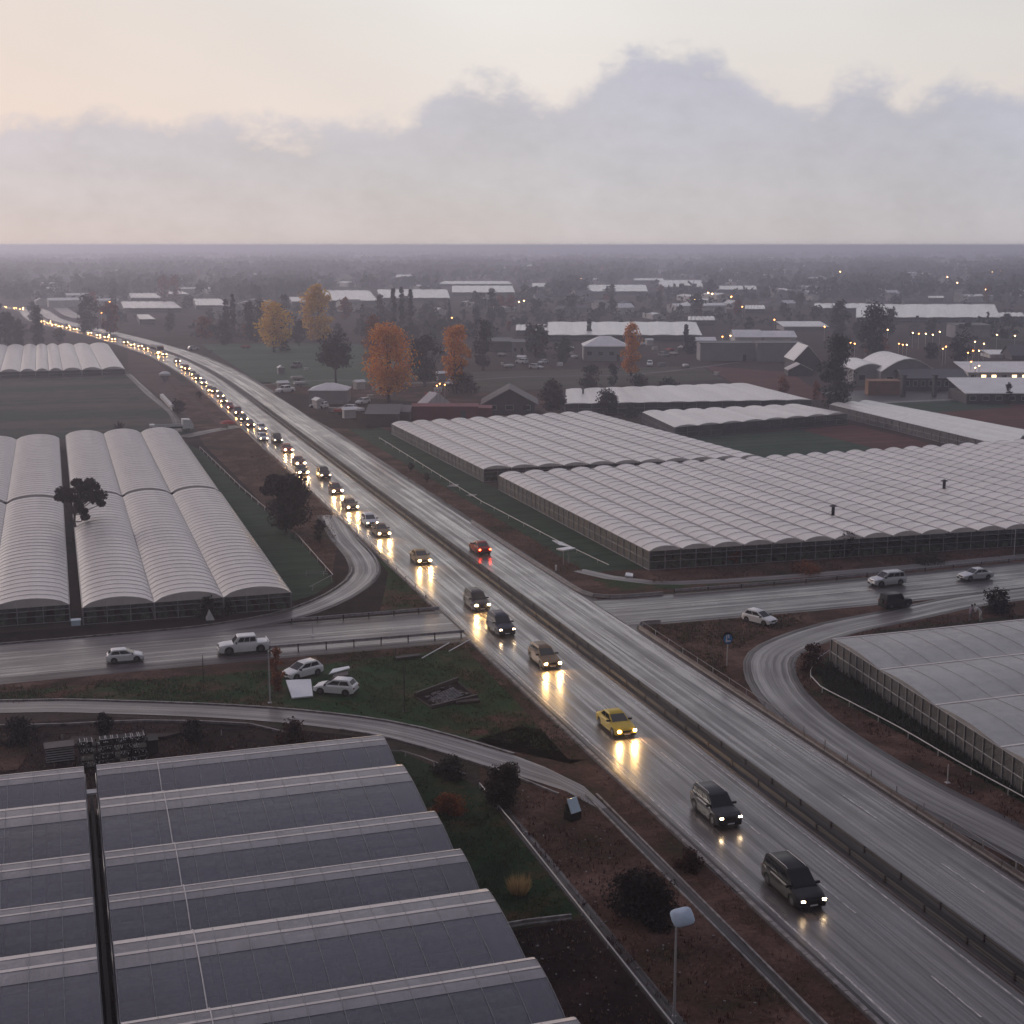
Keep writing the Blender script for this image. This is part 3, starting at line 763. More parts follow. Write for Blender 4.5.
gE = greenhouse('pale striped greenhouse between the green field and the flat pale greenhouse', [(114.0, 251.5), (158, 261.5), (157, 279), (118, 277)], 2.2, 2.6, 8, 'v', rib=5, detail=False, nseg=6, postgap=3)
gF = greenhouse('long narrow white greenhouse running along the red field at the right', [(158.5, 207), (176.5, 227), (176, 281), (163.5, 278)], 2.2, 2.6, 3, 'v', ('film_far', 'film_side'), rib=6, detail=False, nseg=6, postgap=3)
# small things standing on the roofs
def roof_vent(px, py, z, lbl):
    x, y = P(px, py, z); r = root('roof_vent', lbl, 'roof vent', (x, y, z - .15), group='dark vents on the greenhouse roofs')
    mb = MB(); mb.tube([(0, 0, 0), (0, 0, 1.1)], .22, 8); mb.obj('vent_pipe', M['black'], r)
    mb = MB(); mb.tube([(0, 0, 1.1), (0, 0, 1.18), (0, 0, 1.4)], [.3, .55, .12], 8); mb.obj('vent_cap', M['darkpole'], r)
roof_vent(833, 514, 2.8, 'dark roof vent on the largest greenhouse, the nearer and left one')
roof_vent(944, 488, 2.8, 'dark roof vent on the largest greenhouse, the farther and right one')
roof_vent(583, 393, 2.6, 'dark roof vent on the wide flat pale greenhouse')

# ================================================================ VEHICLES
class Car:
    # L, W, H, body top profile [(x, z)], belt, cabin base (rear, front), roof (rear, front), wheelbase half, wheel radius
    K = {
        'sedan':  dict(L=4.5, W=1.78, H=1.42, top=[(-2.25, .62), (-2.18, .86), (-1.5, .93), (.85, .92), (1.9, .76), (2.15, .66), (2.25, .5)], cab=(-1.75, 1.0), roof=(-1.0, .1), ax=(-1.35, 1.36), r=.32, doors=2),
        'hatch':  dict(L=4.0, W=1.74, H=1.48, top=[(-2.0, .6), (-1.96, .9), (-1.6, .95), (.9, .94), (1.65, .80), (1.92, .68), (2.0, .5)], cab=(-1.93, 1.15), roof=(-1.45, .12), ax=(-1.22, 1.25), r=.32, doors=2),
        'estate': dict(L=4.7, W=1.80, H=1.54, top=[(-2.35, .6), (-2.3, .92), (-2.0, .97), (.9, .96), (1.95, .80), (2.25, .68), (2.35, .5)], cab=(-2.27, 1.05), roof=(-1.95, .15), ax=(-1.4, 1.42), r=.34, doors=3),
        'suv':    dict(L=4.5, W=1.84, H=1.72, top=[(-2.25, .66), (-2.2, 1.02), (-1.9, 1.06), (.95, 1.06), (1.85, .95), (2.15, .82), (2.25, .6)], cab=(-2.17, 1.15), roof=(-1.9, .3), ax=(-1.35, 1.38), r=.37, doors=3),
        'van':    dict(L=4.8, W=1.86, H=1.74, top=[(-2.4, .62), (-2.36, .98), (-2.0, 1.02), (1.2, 1.0), (1.95, .84), (2.28, .70), (2.4, .5)], cab=(-2.33, 1.45), roof=(-2.05, .45), ax=(-1.45, 1.5), r=.34, doors=3),
        'pickup': dict(L=5.3, W=1.86, H=1.85, top=[(-2.65, .75), (-2.62, 1.1), (-2.3, 1.12), (1.0, 1.14), (2.0, 1.08), (2.5, .98), (2.65, .7)], cab=(-1.35, 1.2), roof=(-1.25, .65), ax=(-1.65, 1.6), r=.42, doors=2),
        'jeep':   dict(L=4.0, W=1.75, H=1.8, top=[(-2.0, .75), (-1.97, 1.05), (-1.6, 1.08), (.6, 1.08), (1.7, 1.02), (1.92, .95), (2.0, .7)], cab=(-1.9, .85), roof=(-1.75, .45), ax=(-1.2, 1.25), r=.38, doors=2),
    }
cache = {}
def lerp_profile(pr, x):
    for (a, za), (b_, zb) in zip(pr, pr[1:]):
        if a <= x <= b_: return za + (zb - za) * (x - a) / (b_ - a)
    return pr[0][1] if x < pr[0][0] else pr[-1][1]

def car_meshes(kind, lod):
    if (kind, lod) in cache: return cache[(kind, lod)]
    k = Car.K[kind]; L, W, H, top, ax, r = k['L'], k['W'], k['H'], k['top'], k['ax'], k['r']; hw = W / 2; out = []
    xs = {-L / 2, -L / 2 + .06, -L / 2 + .2, L / 2, L / 2 - .08, L / 2 - .25, 0, .5, -.5}
    ra = r + .07
    if lod == 0:
        for a in ax:
            for t in range(0, 9): xs.add(round(a + ra * math.cos(math.pi * t / 8), 3))
            xs.add(a + ra + .02); xs.add(a - ra - .02)
    else:
        for a in ax: xs |= {a - ra, a, a + ra}
    for x, _ in top: xs.add(x)
    xs = sorted(x for x in xs if -L / 2 <= x <= L / 2)
    xs = [x for i, x in enumerate(xs) if i == 0 or x - xs[i - 1] > .012]
    mb = MB(); rings = []
    for x in xs:
        zt = lerp_profile(top, x); e = min(1, (L / 2 - abs(x)) / .7); w = hw * (.84 + .16 * math.sqrt(max(0, e)))
        zb = .24 + .10 * (1 - min(1, (L / 2 - abs(x)) / .3))
        for a in ax:
            if abs(x - a) < ra: zb = max(zb, r + math.sqrt(ra * ra - (x - a) ** 2) * .98)
        zm = max(min(.58, zt * .7), zb + .04); zt = max(zt, zm + .1)
        half = [(w * .95, zb), (w * .99, zb + .04 * (zm - zb)), (w * 1.0, zm), (w * .975, zt - .10 * (zt - zm) - .04), (w * .90, zt - .005), (w * .45, zt + .018), (0, zt + .028)]
        ring = half + [(-y, z) for y, z in half[-2::-1]]
        rings.append([(x, y, z) for y, z in ring])
    n = len(rings[0]); base = 0
    for rg in rings: mb.v += rg
    for i in range(len(rings) - 1):
        for j in range(n - 1):
            a = i * n + j; mb.f.append((a, a + 1, a + n + 1, a + n)); mb.m.append(0)
    mb.f.append(tuple(range(n))); mb.m.append(0); e = (len(rings) - 1) * n; mb.f.append(tuple(e + j for j in range(n))[::-1]); mb.m.append(0)
    # cabin: three loops
    cr, cf = k['cab']; rr_, rf = k['roof']
    zc = lambda x: lerp_profile(top, x)
    bw = hw * .885; tw = hw * (.70 if kind in ('sedan', 'hatch', 'estate') else .76)
    def loop(xr, xf, w, zr, zf, inset): return [(xf, -w * inset, zf), (xf, w * inset, zf), (xr, w * inset, zr), (xr, -w * inset, zr)]
    B = [(cf, -bw * .92, zc(cf) - .02), (cf, bw * .92, zc(cf) - .02), (cr, bw * .93, zc(cr) - .02), (cr, -bw * .93, zc(cr) - .02)]
    T = [(rf, -tw, H - .07), (rf, tw, H - .07), (rr_, tw, H - .07), (rr_, -tw, H - .07)]
    # side belt is fuller mid car
    BS = {}
    i0 = len(mb.v)
    mb.v += B + T + [(rf - .12, -tw * .88, H), (rf - .12, tw * .88, H), (rr_ + .12, tw * .88, H), (rr_ + .12, -tw * .88, H)]
    for a in range(4):
        b_ = (a + 1) % 4
        mb.f.append((i0 + a, i0 + b_, i0 + 4 + b_, i0 + 4 + a)); mb.f.append((i0 + 4 + a, i0 + 4 + b_, i0 + 8 + b_, i0 + 8 + a)); mb.m += [0, 0]
    mb.f.append((i0 + 8, i0 + 9, i0 + 10, i0 + 11)); mb.m.append(0)
    if kind == 'pickup':   # open load bed
        mb.box(-2.5, -2.42, -.78, .78, 1.13, 1.30, 0)
    out.append(('body', mb.mesh('body', PAINT['grey'], sharp=38), 'paint', []))
    def panel(A, B_, C, D, i1, i2, off=.012):
        A, B_, C, D = map(Vector, (A, B_, C, D)); nn = (B_ - A).cross(D - A).normalized()
        f = lambda s, t: (A.lerp(B_, s)).lerp(D.lerp(C, s), t) + nn * off
        return f(i1[0], i2[0]), f(i1[1], i2[0]), f(i1[1], i2[1]), f(i1[0], i2[1])
    Bv, Tv = B, T
    quads = {}
    quads['windshield'] = [panel(Bv[0], Bv[1], Tv[1], Tv[0], (.05, .95), (.12, .94))]
    quads['rear_window'] = [panel(Bv[2], Bv[3], Tv[3], Tv[2], (.08, .92), (.30, .90))]
    nd = k['doors']; segs = [(.10, .50), (.53, .90)] if nd == 2 else [(.12, .42), (.45, .72), (.745, .94)]
    if kind == 'pickup': segs = [(.16, .40), (.43, .66), (.69, .94)]
    sl = [panel(Bv[1], Bv[2], Tv[2], Tv[1], s, (.22, .90)) for s in segs]; sr = [panel(Bv[3], Bv[0], Tv[0], Tv[3], (1 - s[1], 1 - s[0]), (.22, .90)) for s in segs]
    if lod == 0:
        for nm, qs in (('windshield', quads['windshield']), ('rear_window', quads['rear_window'])):
            m_ = MB(); [m_.quad(*q) for q in qs]; out.append((nm, m_.mesh(nm, M['glass']), None, []))
        for q in sl + sr:
            m_ = MB(); m_.quad(*q); out.append(('side_window', m_.mesh('side_window', M['glass']), None, []))
    else:
        m_ = MB(); [m_.quad(*q) for q in quads['windshield'] + quads['rear_window'] + sl + sr]; out.append(('glazing', m_.mesh('glazing', M['glass']), None, []))
    # underbody
    m_ = MB(); m_.box(-L / 2 + .12, L / 2 - .12, -hw * .72, hw * .72, .17, .42); 
    if lod == 0: m_.box(L / 2 - .12, L / 2 + .03, -hw * .80, hw * .80, .24, .40); m_.box(-L / 2 - .03, -L / 2 + .12, -hw * .80, hw * .80, .26, .42)
    out.append(('underbody', m_.mesh('underbody', M['black']), None, []))
    # wheels
    if lod == 0:
        m_ = MB(); m_.tube([(0, -.11, 0), (0, -.10, 0), (0, .10, 0), (0, .11, 0)], [r * .9, r, r, r * .9], 20); tyre = m_.mesh('tyre', M['rubber'], sharp=40)
        m_ = MB(); m_.tube([(0, .09, 0), (0, .122, 0)], [r * .58, r * .52], 16)
        for q in range(5):
            a = 2 * math.pi * q / 5; m_.box(-.03, .03, .118, .132, 0, 0)
        rim = m_.mesh('rim', M['rim'])
        for a in ax:
            for s in (-1, 1): out.append(('wheel', None, (a, s * (hw - .13), r, 0 if s > 0 else math.pi), [('tyre', tyre), ('rim', rim)]))
    else:
        m_ = MB()
        for a in ax:
            for s in (-1, 1): m_.tube([(a, s * (hw - .22), r), (a, s * (hw - .02), r)], r, 10)
        out.append(('wheels', m_.mesh('wheels', M['rubber']), None, []))
    # lamps
    zl = lerp_profile(top, L / 2 - .22) - .10
    lamps = []
    for s in (-1, 1):
        m_ = MB(); x1 = L / 2 - .015
        yy = sorted((s * hw * .58, s * hw * .86)); m_.box(x1 - .12, x1 + .03, yy[0], yy[1], zl - .06, zl + .045, 1)
        m_.quad((x1 + .036, yy[0] + .01, zl - .055), (x1 + .036, yy[1] - .01, zl - .055), (x1 + .032, yy[1] - .01, zl + .04), (x1 + .032, yy[0] + .01, zl + .04), 0)
        m_.quad((x1 + .031, yy[0] + .01, zl + .041), (x1 + .031, yy[1] - .01, zl + .041), (x1 - .02, yy[1] - .01, zl + .047), (x1 - .02, yy[0] + .01, zl + .047), 0)
        lamps.append(('headlight', m_.mesh('headlight', [M['head'], M['head_off']]), 'head', []))
        m_ = MB(); yy = sorted((s * hw * .60, s * hw * .86)); zz = lerp_profile(top, -L / 2 + .1) - .06
        m_.box(-L / 2 - .02, -L / 2 + .06, yy[0], yy[1], zz - .16, zz)
        lamps.append(('taillight', m_.mesh('taillight', M['tail_off']), 'tail', []))
    out += lamps
    if lod == 0:
        m_ = MB(); m_.box(L / 2 - .10, L / 2 + .012, -hw * .42, hw * .42, zl - .12, zl + .02); out.append(('grille', m_.mesh('grille', M['black']), None, []))
        m_ = MB(); m_.box(L / 2 + .031, L / 2 + .040, -.24, .24, .33, .42); out.append(('licence_plate', m_.mesh('licence_plate', M['white']), None, []))
        for s in (-1, 1):
            m_ = MB(); yy = sorted((s * (bw * .93), s * (hw + .16))); m_.box(cf - .42, cf - .30, yy[0], yy[1], zc(cf) + .04, zc(cf) + .17)
            out.append(('side_mirror', m_.mesh('side_mirror', M['black']), None, []))
        if kind in ('suv', 'estate', 'van'):
            for s in (-1, 1):
                m_ = MB(); m_.tube([(rr_ + .15, s * tw * .84, H - .01), (rr_ + .3, s * tw * .84, H + .06), (rf - .3, s * tw * .84, H + .06), (rf - .12, s * tw * .84, H - .01)], .018, 4)
                out.append(('roof_rail', m_.mesh('roof_rail', M['pole']), None, []))
        if kind == 'jeep':
            m_ = MB(); m_.tube([(-2.0, 0, .95), (-2.2, 0, .95)], .34, 14); out.append(('spare_wheel', m_.mesh('spare_wheel', M['rubber']), None, []))
    cache[(kind, lod)] = out
    return out

def car(kind, col, x, y, heading, label, lod=0, head='head', tail='tail_off', group=None, cat=None, z=.034, name=None, size=1):
    """heading in radians, 0 = facing +x"""
    nm = name or {'suv': 'suv', 'van': 'minivan', 'pickup': 'pickup_truck', 'jeep': 'offroad_car', 'estate': 'estate_car', 'hatch': 'hatchback', 'sedan': 'sedan'}[kind]
    r = root(nm, label, cat or 'car', (x, y, z), heading, group)
    for pn, me, mode, subs in car_meshes(kind, lod):
        if me is None:
            px, py, pz, rz = mode
            o = ob('wheel', subs[0][1], r, (px, py, pz), rz)
            rim = ob('rim', subs[1][1], o)
            continue
        o = ob(pn, me, r)
        if mode in ('paint', 'head', 'tail'):
            o.material_slots[0].link = 'OBJECT'
            o.material_slots[0].material = PAINT[col] if mode == 'paint' else (M[head] if mode == 'head' else M[tail])
    if size != 1: r.scale = (size,) * 3
    return r
DOWN = -math.pi / 2; UP = math.pi / 2; WEST = math.pi; EAST = 0.0
GQ = 'oncoming cars queueing down the left carriageway'
def oncoming(px, py, kind, col, label, head='head', lod=0, du=0.0):
    x, y = P(px, py, .65); L = Car.K[kind]['L']
    return car(kind, col, x + du, y + L / 2, DOWN + rnd.uniform(-.01, .01), label, lod, head, group=GQ)
oncoming(814, 901, 'van', 'black', 'black minivan nearest the camera on the wet highway, headlights on', 'head_dim')
oncoming(731, 820, 'suv', 'charcoal', 'dark estate car with pale shining roof, second from the camera on the highway', 'head_dim')
oncoming(627, 731, 'sedan', 'yellow', 'bright yellow sedan with lit headlights, the only yellow car among dark ones')
oncoming(553, 663.5, 'estate', 'bronze', 'brownish estate car just behind the yellow sedan, headlights glowing on wet road')
oncoming(507.5, 631, 'suv', 'navy', 'dark blue car at the left cross road junction, nearer of the close pair', 'head_dim')
oncoming(482.7, 606.5, 'suv', 'charcoal', 'dark car at the junction, farther of the close pair')
oncoming(425, 560.5, 'sedan', 'tan', 'tan car alone between the junction pair and the long queue, headlights orange')
oncoming(384.5, 533.3, 'sedan', 'bronze', 'car with very bright headlights at the near end of the queue')
oncoming(372.5, 522.8, 'hatch', 'silver', 'silver car tucked right behind the first car of the queue', 'head_dim')
oncoming(353, 507, 'sedan', 'bronze', 'brown car, third in the queue, bright reflection on the road')
oncoming(338, 491, 'hatch', 'maroon', 'small maroon car, fourth in the queue')
oncoming(326, 476, 'suv', 'black', 'black off-road car standing in the outer lane beside the dark roadside tree', 'head_dim')
oncoming(304, 472, 'sedan', 'charcoal', 'dark car on the inner lane just above the dark roadside tree')
oncoming(301, 463, 'sedan', 'maroon', 'maroon car close behind the dark one above the roadside tree')
oncoming(288.8, 449.8, 'sedan', 'red', 'reddish car with two glaring headlights in the middle of the queue')
oncoming(278.6, 440.7, 'suv', 'black', 'black car shifted to the outer lane beside a silver one', 'head_dim', 1)
oncoming(264, 438.5, 'hatch', 'silver', 'pale car keeping to the road edge, its roof light', 'head_dim', 1)
farlist = [(263, 429, 'hatch', 'white'), (251, 424.6, 'sedan', 'maroon'), (244, 418.7, 'sedan', 'charcoal'), (239, 413, 'suv', 'maroon'), (231, 407, 'sedan', 'red'), (224, 401, 'sedan', 'bronze'), (220.6, 396, 'hatch', 'grey'),
           (214.7, 391, 'sedan', 'bronze'), (207, 390, 'sedan', 'maroon'), (204, 382.7, 'hatch', 'white'), (198, 378, 'sedan', 'charcoal'), (194, 374.4, 'sedan', 'bronze'), (187, 369, 'suv', 'red'), (183.5, 367, 'hatch', 'white'),
           (177.6, 361, 'sedan', 'charcoal'), (164, 354, 'sedan', 'silver'), (152, 349.6, 'hatch', 'tan'), (145, 348.5, 'sedan', 'tan'), (139.5, 346, 'hatch', 'silver'), (131.7, 344.6, 'sedan', 'white'), (125, 342.7, 'suv', 'charcoal')]
for k, (px, py, kind, col) in enumerate(farlist):
    x, y = P(px, py, .65)
    near = [p for p in med if abs(p[1] - y) < 8]; cx = near[0][0]; x = min(max(x, cx - 7.6), cx - 2)
    i = min(range(len(med) - 1), key=lambda j: math.dist(med[j], (x + 5, y))); a, b_ = med[i + 1], med[i]
    hd = math.atan2(b_[1] - a[1], b_[0] - a[0])
    lb = {'white': 'small white car in the far part of the queue, headlights lit', 'silver': 'small silver car in the far part of the queue, headlights lit'}.get(col, 'small dark or reddish car in the far part of the queue, headlights lit')
    car(kind, col, x, y + 2.2, hd, lb, 1, 'head_far', group=GQ)
# a bus among them
def bus(x, y, hd):
    r = root('bus', 'tall cream bus among the far queue where the highway starts to bend', 'bus', (x, y, .034), hd, GQ)
    mb = MB(); mb.box(-5, 5, -1.25, 1.25, .4, 3.0); mb.box(-4.9, 4.9, -1.15, 1.15, 3.0, 3.12); mb.obj('body', M['wallpale'], r)
    mb = MB(); mb.box(5.0, 5.02, -1.1, 1.1, 1.4, 2.7); mb.obj('windshield', M['glass'], r)
    for s in (-1, 1):
        mb = MB(); yy = sorted((s * 1.25, s * 1.265)); mb.box(-4.6, 4.5, yy[0], yy[1], 1.5, 2.4); mb.obj('side_window', M['glass'], r)
        mb = MB(); yy = sorted((s * .6, s * 1.05)); mb.box(5.0, 5.06, yy[0], yy[1], .7, .95); mb.obj('headlight', M['head_far'], r)
        for a in (-3, 3):
            mb = MB(); mb.tube([(a, s * 1.0, .5), (a, s * 1.27, .5)], .5, 12); mb.obj('wheel', M['rubber'], r)
x, y = P(157, 352, 1); bus(x + .4, y + 5, DOWN + .16)
# glittering tail of the queue along the bend
vis = [p for p in med if p[1] > 568]
lane = offset(vis, -6.2); lane2 = offset(vis, -3.0); s = 0; k = 0
for LN, gap in ((lane, 15.0), (lane2, 41.0)):
    pts = spaced(LN, gap)
    for i, p in enumerate(pts[:-1]):
        if i == 0 or k > 75 or p[0] < -58 or 775 < p[1] < 880: continue
        q = pts[i + 1]; hd = math.atan2(p[1] - q[1], p[0] - q[0])
        kind = rnd.choice(['sedan', 'hatch', 'suv']); col = rnd.choice(['charcoal', 'silver', 'white', 'maroon', 'bronze', 'grey'])
        car(kind, col, p[0] + rnd.uniform(-.3, .3), p[1] + rnd.uniform(-2, 2), hd, 'tiny car with lit headlights in the glowing line at the far bend of the highway', 1, 'head_far', group='tiny cars at the far bend'); k += 1
# other cars
car('sedan', 'red', 48.4, 163.5, UP, 'red car driving away alone on the right carriageway, tail lights on', 0, 'head_off', 'tail_on')
car('hatch', 'white', 4.6, 128.7, EAST, 'small white hatchback on the left cross road, leftmost car of the photo', 0, 'head_off', size=.8)
car('pickup', 'white', 15.2, 128.4, WEST, 'white pickup truck on the left cross road above the red bush', 0, 'head_off', cat='pickup truck', size=.88)
car('suv', 'silver', 86.4, 133.2, WEST + .02, 'white crossover on the right cross road, left of the silver sedan', 0, 'head_off', size=.9)
car('sedan', 'silver', 97.4, 132.6, WEST + .03, 'silver sedan on the right cross road nearest the right edge', 0, 'head_off', size=.88)
car('jeep', 'black', 81.8, 124.4, EAST + .1, 'black open off-road car on the curved slip road', 0, 'head_off', size=.85)
car('hatch', 'white', 65.4, 123.0, DOWN + .42, 'white estate car parked on the bare verge beside the right cross road', 0, 'head_off', z=.02, size=.88)
car('hatch', 'white', 19.1, 119.2, WEST + .45, 'white hatchback parked behind the lying white panel, farther of two', 0, 'head_off', z=.02, size=.9)
car('hatch', 'white', 21.0, 113.6, WEST - .55 + math.pi * 0, 'white hatchback with dark rear window parked nearer the service road, nearer of two', 0, 'head_off', z=.02, size=.9)

# ================================================================ TREES
def crown_mesh(name, h, w, base, n, leaf, style, mat, seed):
    """leaf-sized faces gathered in uneven clumps through the crown volume"""
    rr = random.Random(seed); mb = MB(); H = h - base; cl = []
    nc = {'round': 30, 'tall': 54, 'column': 44, 'cone': 26, 'open': 15, 'low': 20, 'crooked': 9, 'palm': 0}[style]
    for i in range(nc):
        t = rr.random()
        if style == 'column': rad = w / 2 * (.75 * math.sin(math.pi * min(1, t * .9 + .12)) ** .5); zc = base + H * t
        elif style == 'cone': rad = w / 2 * (1 - t) ** .8; zc = base + H * t
        elif style == 'low': rad = w / 2 * (1 - t * .6); zc = base + H * t * .7
        elif style == 'tall': rad = w / 2 * (1 - abs(t - .5) ** 2.2 * 3.2); zc = base + H * t
        elif style == 'crooked': rad = w / 2 * (.4 + .6 * t); zc = base + H * (t ** .6)
        else: rad = w / 2 * math.sqrt(max(.05, 1 - (2 * t - .9) ** 2 * .8)); zc = base + H * (.08 + .84 * t)
        a = rr.uniform(0, 6.28); q = rad * math.sqrt(rr.random()) * .78
        s = {'column': .32, 'cone': .28, 'open': .17, 'crooked': .17}.get(style, .26) * w * rr.uniform(.6, 1.15)
        if style == 'column': s *= .9
        cl.append((Vector((q * math.cos(a), q * math.sin(a), zc)), s, s * rr.uniform(.55, .95)))
    for i in range(n if cl else 0):
        c, s, sz = rr.choice(cl)
        d = Vector((rr.gauss(0, 1), rr.gauss(0, 1), rr.gauss(0, 1))).normalized() * (rr.random() ** .45)
        p = c + Vector((d.x * s, d.y * s, d.z * sz))
        if p.z < base * .8: p.z = base * .8 + rr.random() * .2
        nrm = (d + Vector((rr.gauss(0, .6), rr.gauss(0, .6), rr.gauss(0, .6) + .3))).normalized()
        u = nrm.orthogonal().normalized(); u.rotate(Matrix.Rotation(rr.uniform(0, 6.28), 3, nrm)); v = nrm.cross(u)
        l = leaf * rr.uniform(.55, 1.35); k = l * rr.uniform(.45, .8)
        mb.quad(p - u * l, p - v * k, p + u * l, p + v * k)
    if style == 'palm':
        for i in range(n // 12):
            a = rr.uniform(0, 6.28); el = rr.uniform(-.1, 1.3); L = w / 2 * rr.uniform(.8, 1.1) ; p = Vector((0, 0, base)); d = Vector((math.cos(a) * math.cos(el), math.sin(a) * math.cos(el), math.sin(el)))
            for j in range(6):
                q = p + d * L / 6; side = d.cross(Vector((0, 0, 1))).normalized() * leaf * 2.2 * (1 - j / 7)
                mb.quad(p - side, p + side * .2, q + side * .2, q - side * .8); mb.quad(p - side * .2, p + side, q + side * .8, q - side * .2)
                p = q; d = (d + Vector((0, 0, -.16))).normalized()
    return mb.mesh(name, LEAF[mat]), cl

def trunk_mesh(name, h, w, base, style, seed, cl, r0=None):
    rr = random.Random(seed + 5); mb = MB(); r0 = r0 or max(.08, h * .022)
    top = base + (h - base) * (.8 if style in ('column', 'cone', 'tall') else .55)
    bend = .0 if style in ('column', 'cone') else h * .03; pts = []
    for k in range(6):
        t = k / 5; pts.append((math.sin(t * 3 + seed) * bend * t, math.cos(t * 2.3 + seed) * bend * t, -.05 + top * t))
    mb.tube(pts, [r0 * (1.25 - .95 * k / 5) for k in range(6)], 7)
    for c, s, sz in cl[:14]:
        t = min(.9, max(.3, (c.z - s * .6) / top * .8)); i = int(t * 5); a = Vector(pts[i]); m_ = a.lerp(c, .5) + Vector((0, 0, -.06 * h * rr.random()))
        mb.tube([a, m_, c], [r0 * .5, r0 * .32, r0 * .12], 5)
    return mb.mesh(name, M['bark'], smooth=True)

tcache = {}
def tree_proto(key, h, w, base, n, leaf, style, mat, seed):
    if key not in tcache:
        cm, cl = crown_mesh('crown', h, w, base, n, leaf, style, mat, seed)
        tcache[key] = (cm, trunk_mesh('trunk', h, w, base, style, seed, cl))
    return tcache[key]

def tree(x, y, h, w, base, n, leaf, style, mat, label, cat='tree', name='tree', seed=None, group=None, key=None, sc_=1.0, rz=None):
    seed = seed if seed is not None else int(abs(x * 7 + y * 3)) % 997
    cm, tm = tree_proto(key or (x, y, h), h, w, base, n, leaf, style, mat, seed)
    r = root(name, label, cat, (x, y, 0), rz if rz is not None else 0, group)
    if sc_ != 1.0: r.scale = (sc_, sc_, sc_ * 1.0)
    ob('trunk', tm, r); ob('crown', cm, r); return r

def ptree(px, pyb, pyt, wpx, style, mat, label, base=.15, n=1800, name='tree', cat='tree', leaf=None, group=None, seed=None):
    """place by its foot in the photo; height and width follow from the pixel scale there"""
    s = scale_at(pyb); h = (pyb - pyt) / s / .985; w = wpx / s; x, y = P(px, pyb)
    return tree(x, y, h, w, h * base, n, leaf or max(.09, .9 / s), style, mat, label, cat, name, seed, group)

# the crooked black tree in the alley: long bare curved trunk, ragged crown on top
def crooked_tree():
    x, y = P(76, 540); r = root('crooked_tree', 'black crooked tree rising out of the alley between the white tunnels', 'tree', (1.0, 186, 0))
    mb = MB(); pts = [(0, 0, 0), (.1, 0, .5), (.5, 0, 1.3), (.3, .1, 2.3), (.4, 0, 3.1), (.3, 0, 4.0)]
    mb.tube(pts, [.22, .2, .19, .17, .14, .1], 7)
    clumps = [(-2.6, 5.6, .8), (-.4, 6.3, .7), (1.4, 6.5, .7), (-2.2, 5.0, .8), (-1.6, 5.5, .7), (-1.0, 4.6, .7), (0, 5.6, .8), (.9, 5.9, .9), (1.9, 5.8, .8), (2.8, 5.0, .9), (2.1, 4.4, .9), (1.2, 4.9, .8), (.3, 4.4, .7), (.2, 3.3, .6), (.5, 2.5, .55), (-.2, 3.9, .5), (2.9, 3.9, .5), (-3.1, 4.7, .5)]
    clumps = [(a * .86 + 1.25, 3.0 + (z - 2.5) * 1.12, s * 1.1) for a, z, s in clumps]
    for a, z, s in clumps: mb.tube([(.3, 0, min(z - .6, 3.4)), (.3 + (a - .3) * .6, 0, z - .6), (a, 0, z)], [.1, .06, .03], 5)
    mb.obj('trunk', M['bark'], r, smooth=True)
    rr = random.Random(4); cm = MB()
    for a, z, s in clumps:
        cy = rr.uniform(-1.3, 1.3)
        for i in range(420):
            d = Vector((rr.gauss(0, 1), rr.gauss(0, 1), rr.gauss(0, 1))).normalized() * rr.random() ** .4
            p = Vector((a, cy, z)) + Vector((d.x * s, d.y * s * 1.3, d.z * s * .75)); u = Vector((rr.gauss(0, 1), rr.gauss(0, 1), rr.gauss(0, 1))).normalized(); v = u.orthogonal().normalized()
            l = rr.uniform(.08, .2); cm.quad(p - u * l, p - v * l * .7, p + u * l, p + v * l * .7)
    cm.obj('crown', LEAF['black'], r)
crooked_tree()
ptree(286, 533, 470, 54, 'round', 'black', 'dark round tree beside the queue at the tip of the green strip', .12, 9000, leaf=.20)
ptree(320, 543, 519, 15, 'round', 'dark', 'small dark bush by the start of the curved left slip road', .1, 700, 'bush', 'bush', .13)
ptree(208, 616, 591, 23, 'low', 'black', 'dark bush in front of the middle near tunnel', .02, 1300, 'bush', 'bush', .12)
ptree(229, 614, 596, 17, 'low', 'dark', 'smaller bush in front of the rightmost near tunnel', .02, 800, 'bush', 'bush', .12)
ptree(503, 808, 748, 54, 'low', 'black', 'big dark round bush where the service road meets the highway verge', .0, 8500, 'bush', 'bush', .095)
ptree(640, 918, 852, 82, 'low', 'black', 'wide blackish shrub in the verge above the pale headed lamp', .02, 7500, 'shrub', 'shrub', .10)
ptree(690, 868, 842, 34, 'low', 'redbush', 'small dark red bush between the wide shrub and the highway edge', .02, 1500, 'bush', 'bush', .08)
ptree(450, 812, 788, 44, 'low', 'rust', 'low orange brown bush left of the big dark round bush', .01, 2200, 'bush', 'bush', .08)
ptree(448, 776, 756, 50, 'low', 'dark', 'low dark grassy bush at the greenhouse corner above the orange brown one', .01, 2200, 'bush', 'bush', .10)
ptree(277, 691, 648, 15, 'tall', 'rust', 'slim rusty red bush beside the parked white hatchback', .02, 1900, 'bush', 'bush', .09)
ptree(292, 742, 713, 34, 'low', 'redbush', 'dark red bush below the service road', .01, 2000, 'bush', 'bush', .09)
ptree(105, 738, 712, 22, 'round', 'black', 'black bush above the stack of dark crates', .05, 1300, 'bush', 'bush', .1)
ptree(192, 740, 716, 30, 'low', 'black', 'black bush below the service road right of the dark crates', .02, 1500, 'bush', 'bush', .1)
ptree(20, 742, 712, 44, 'low', 'black', 'black bush at the left edge of the dark yard', .02, 1800, 'bush', 'bush', .1)
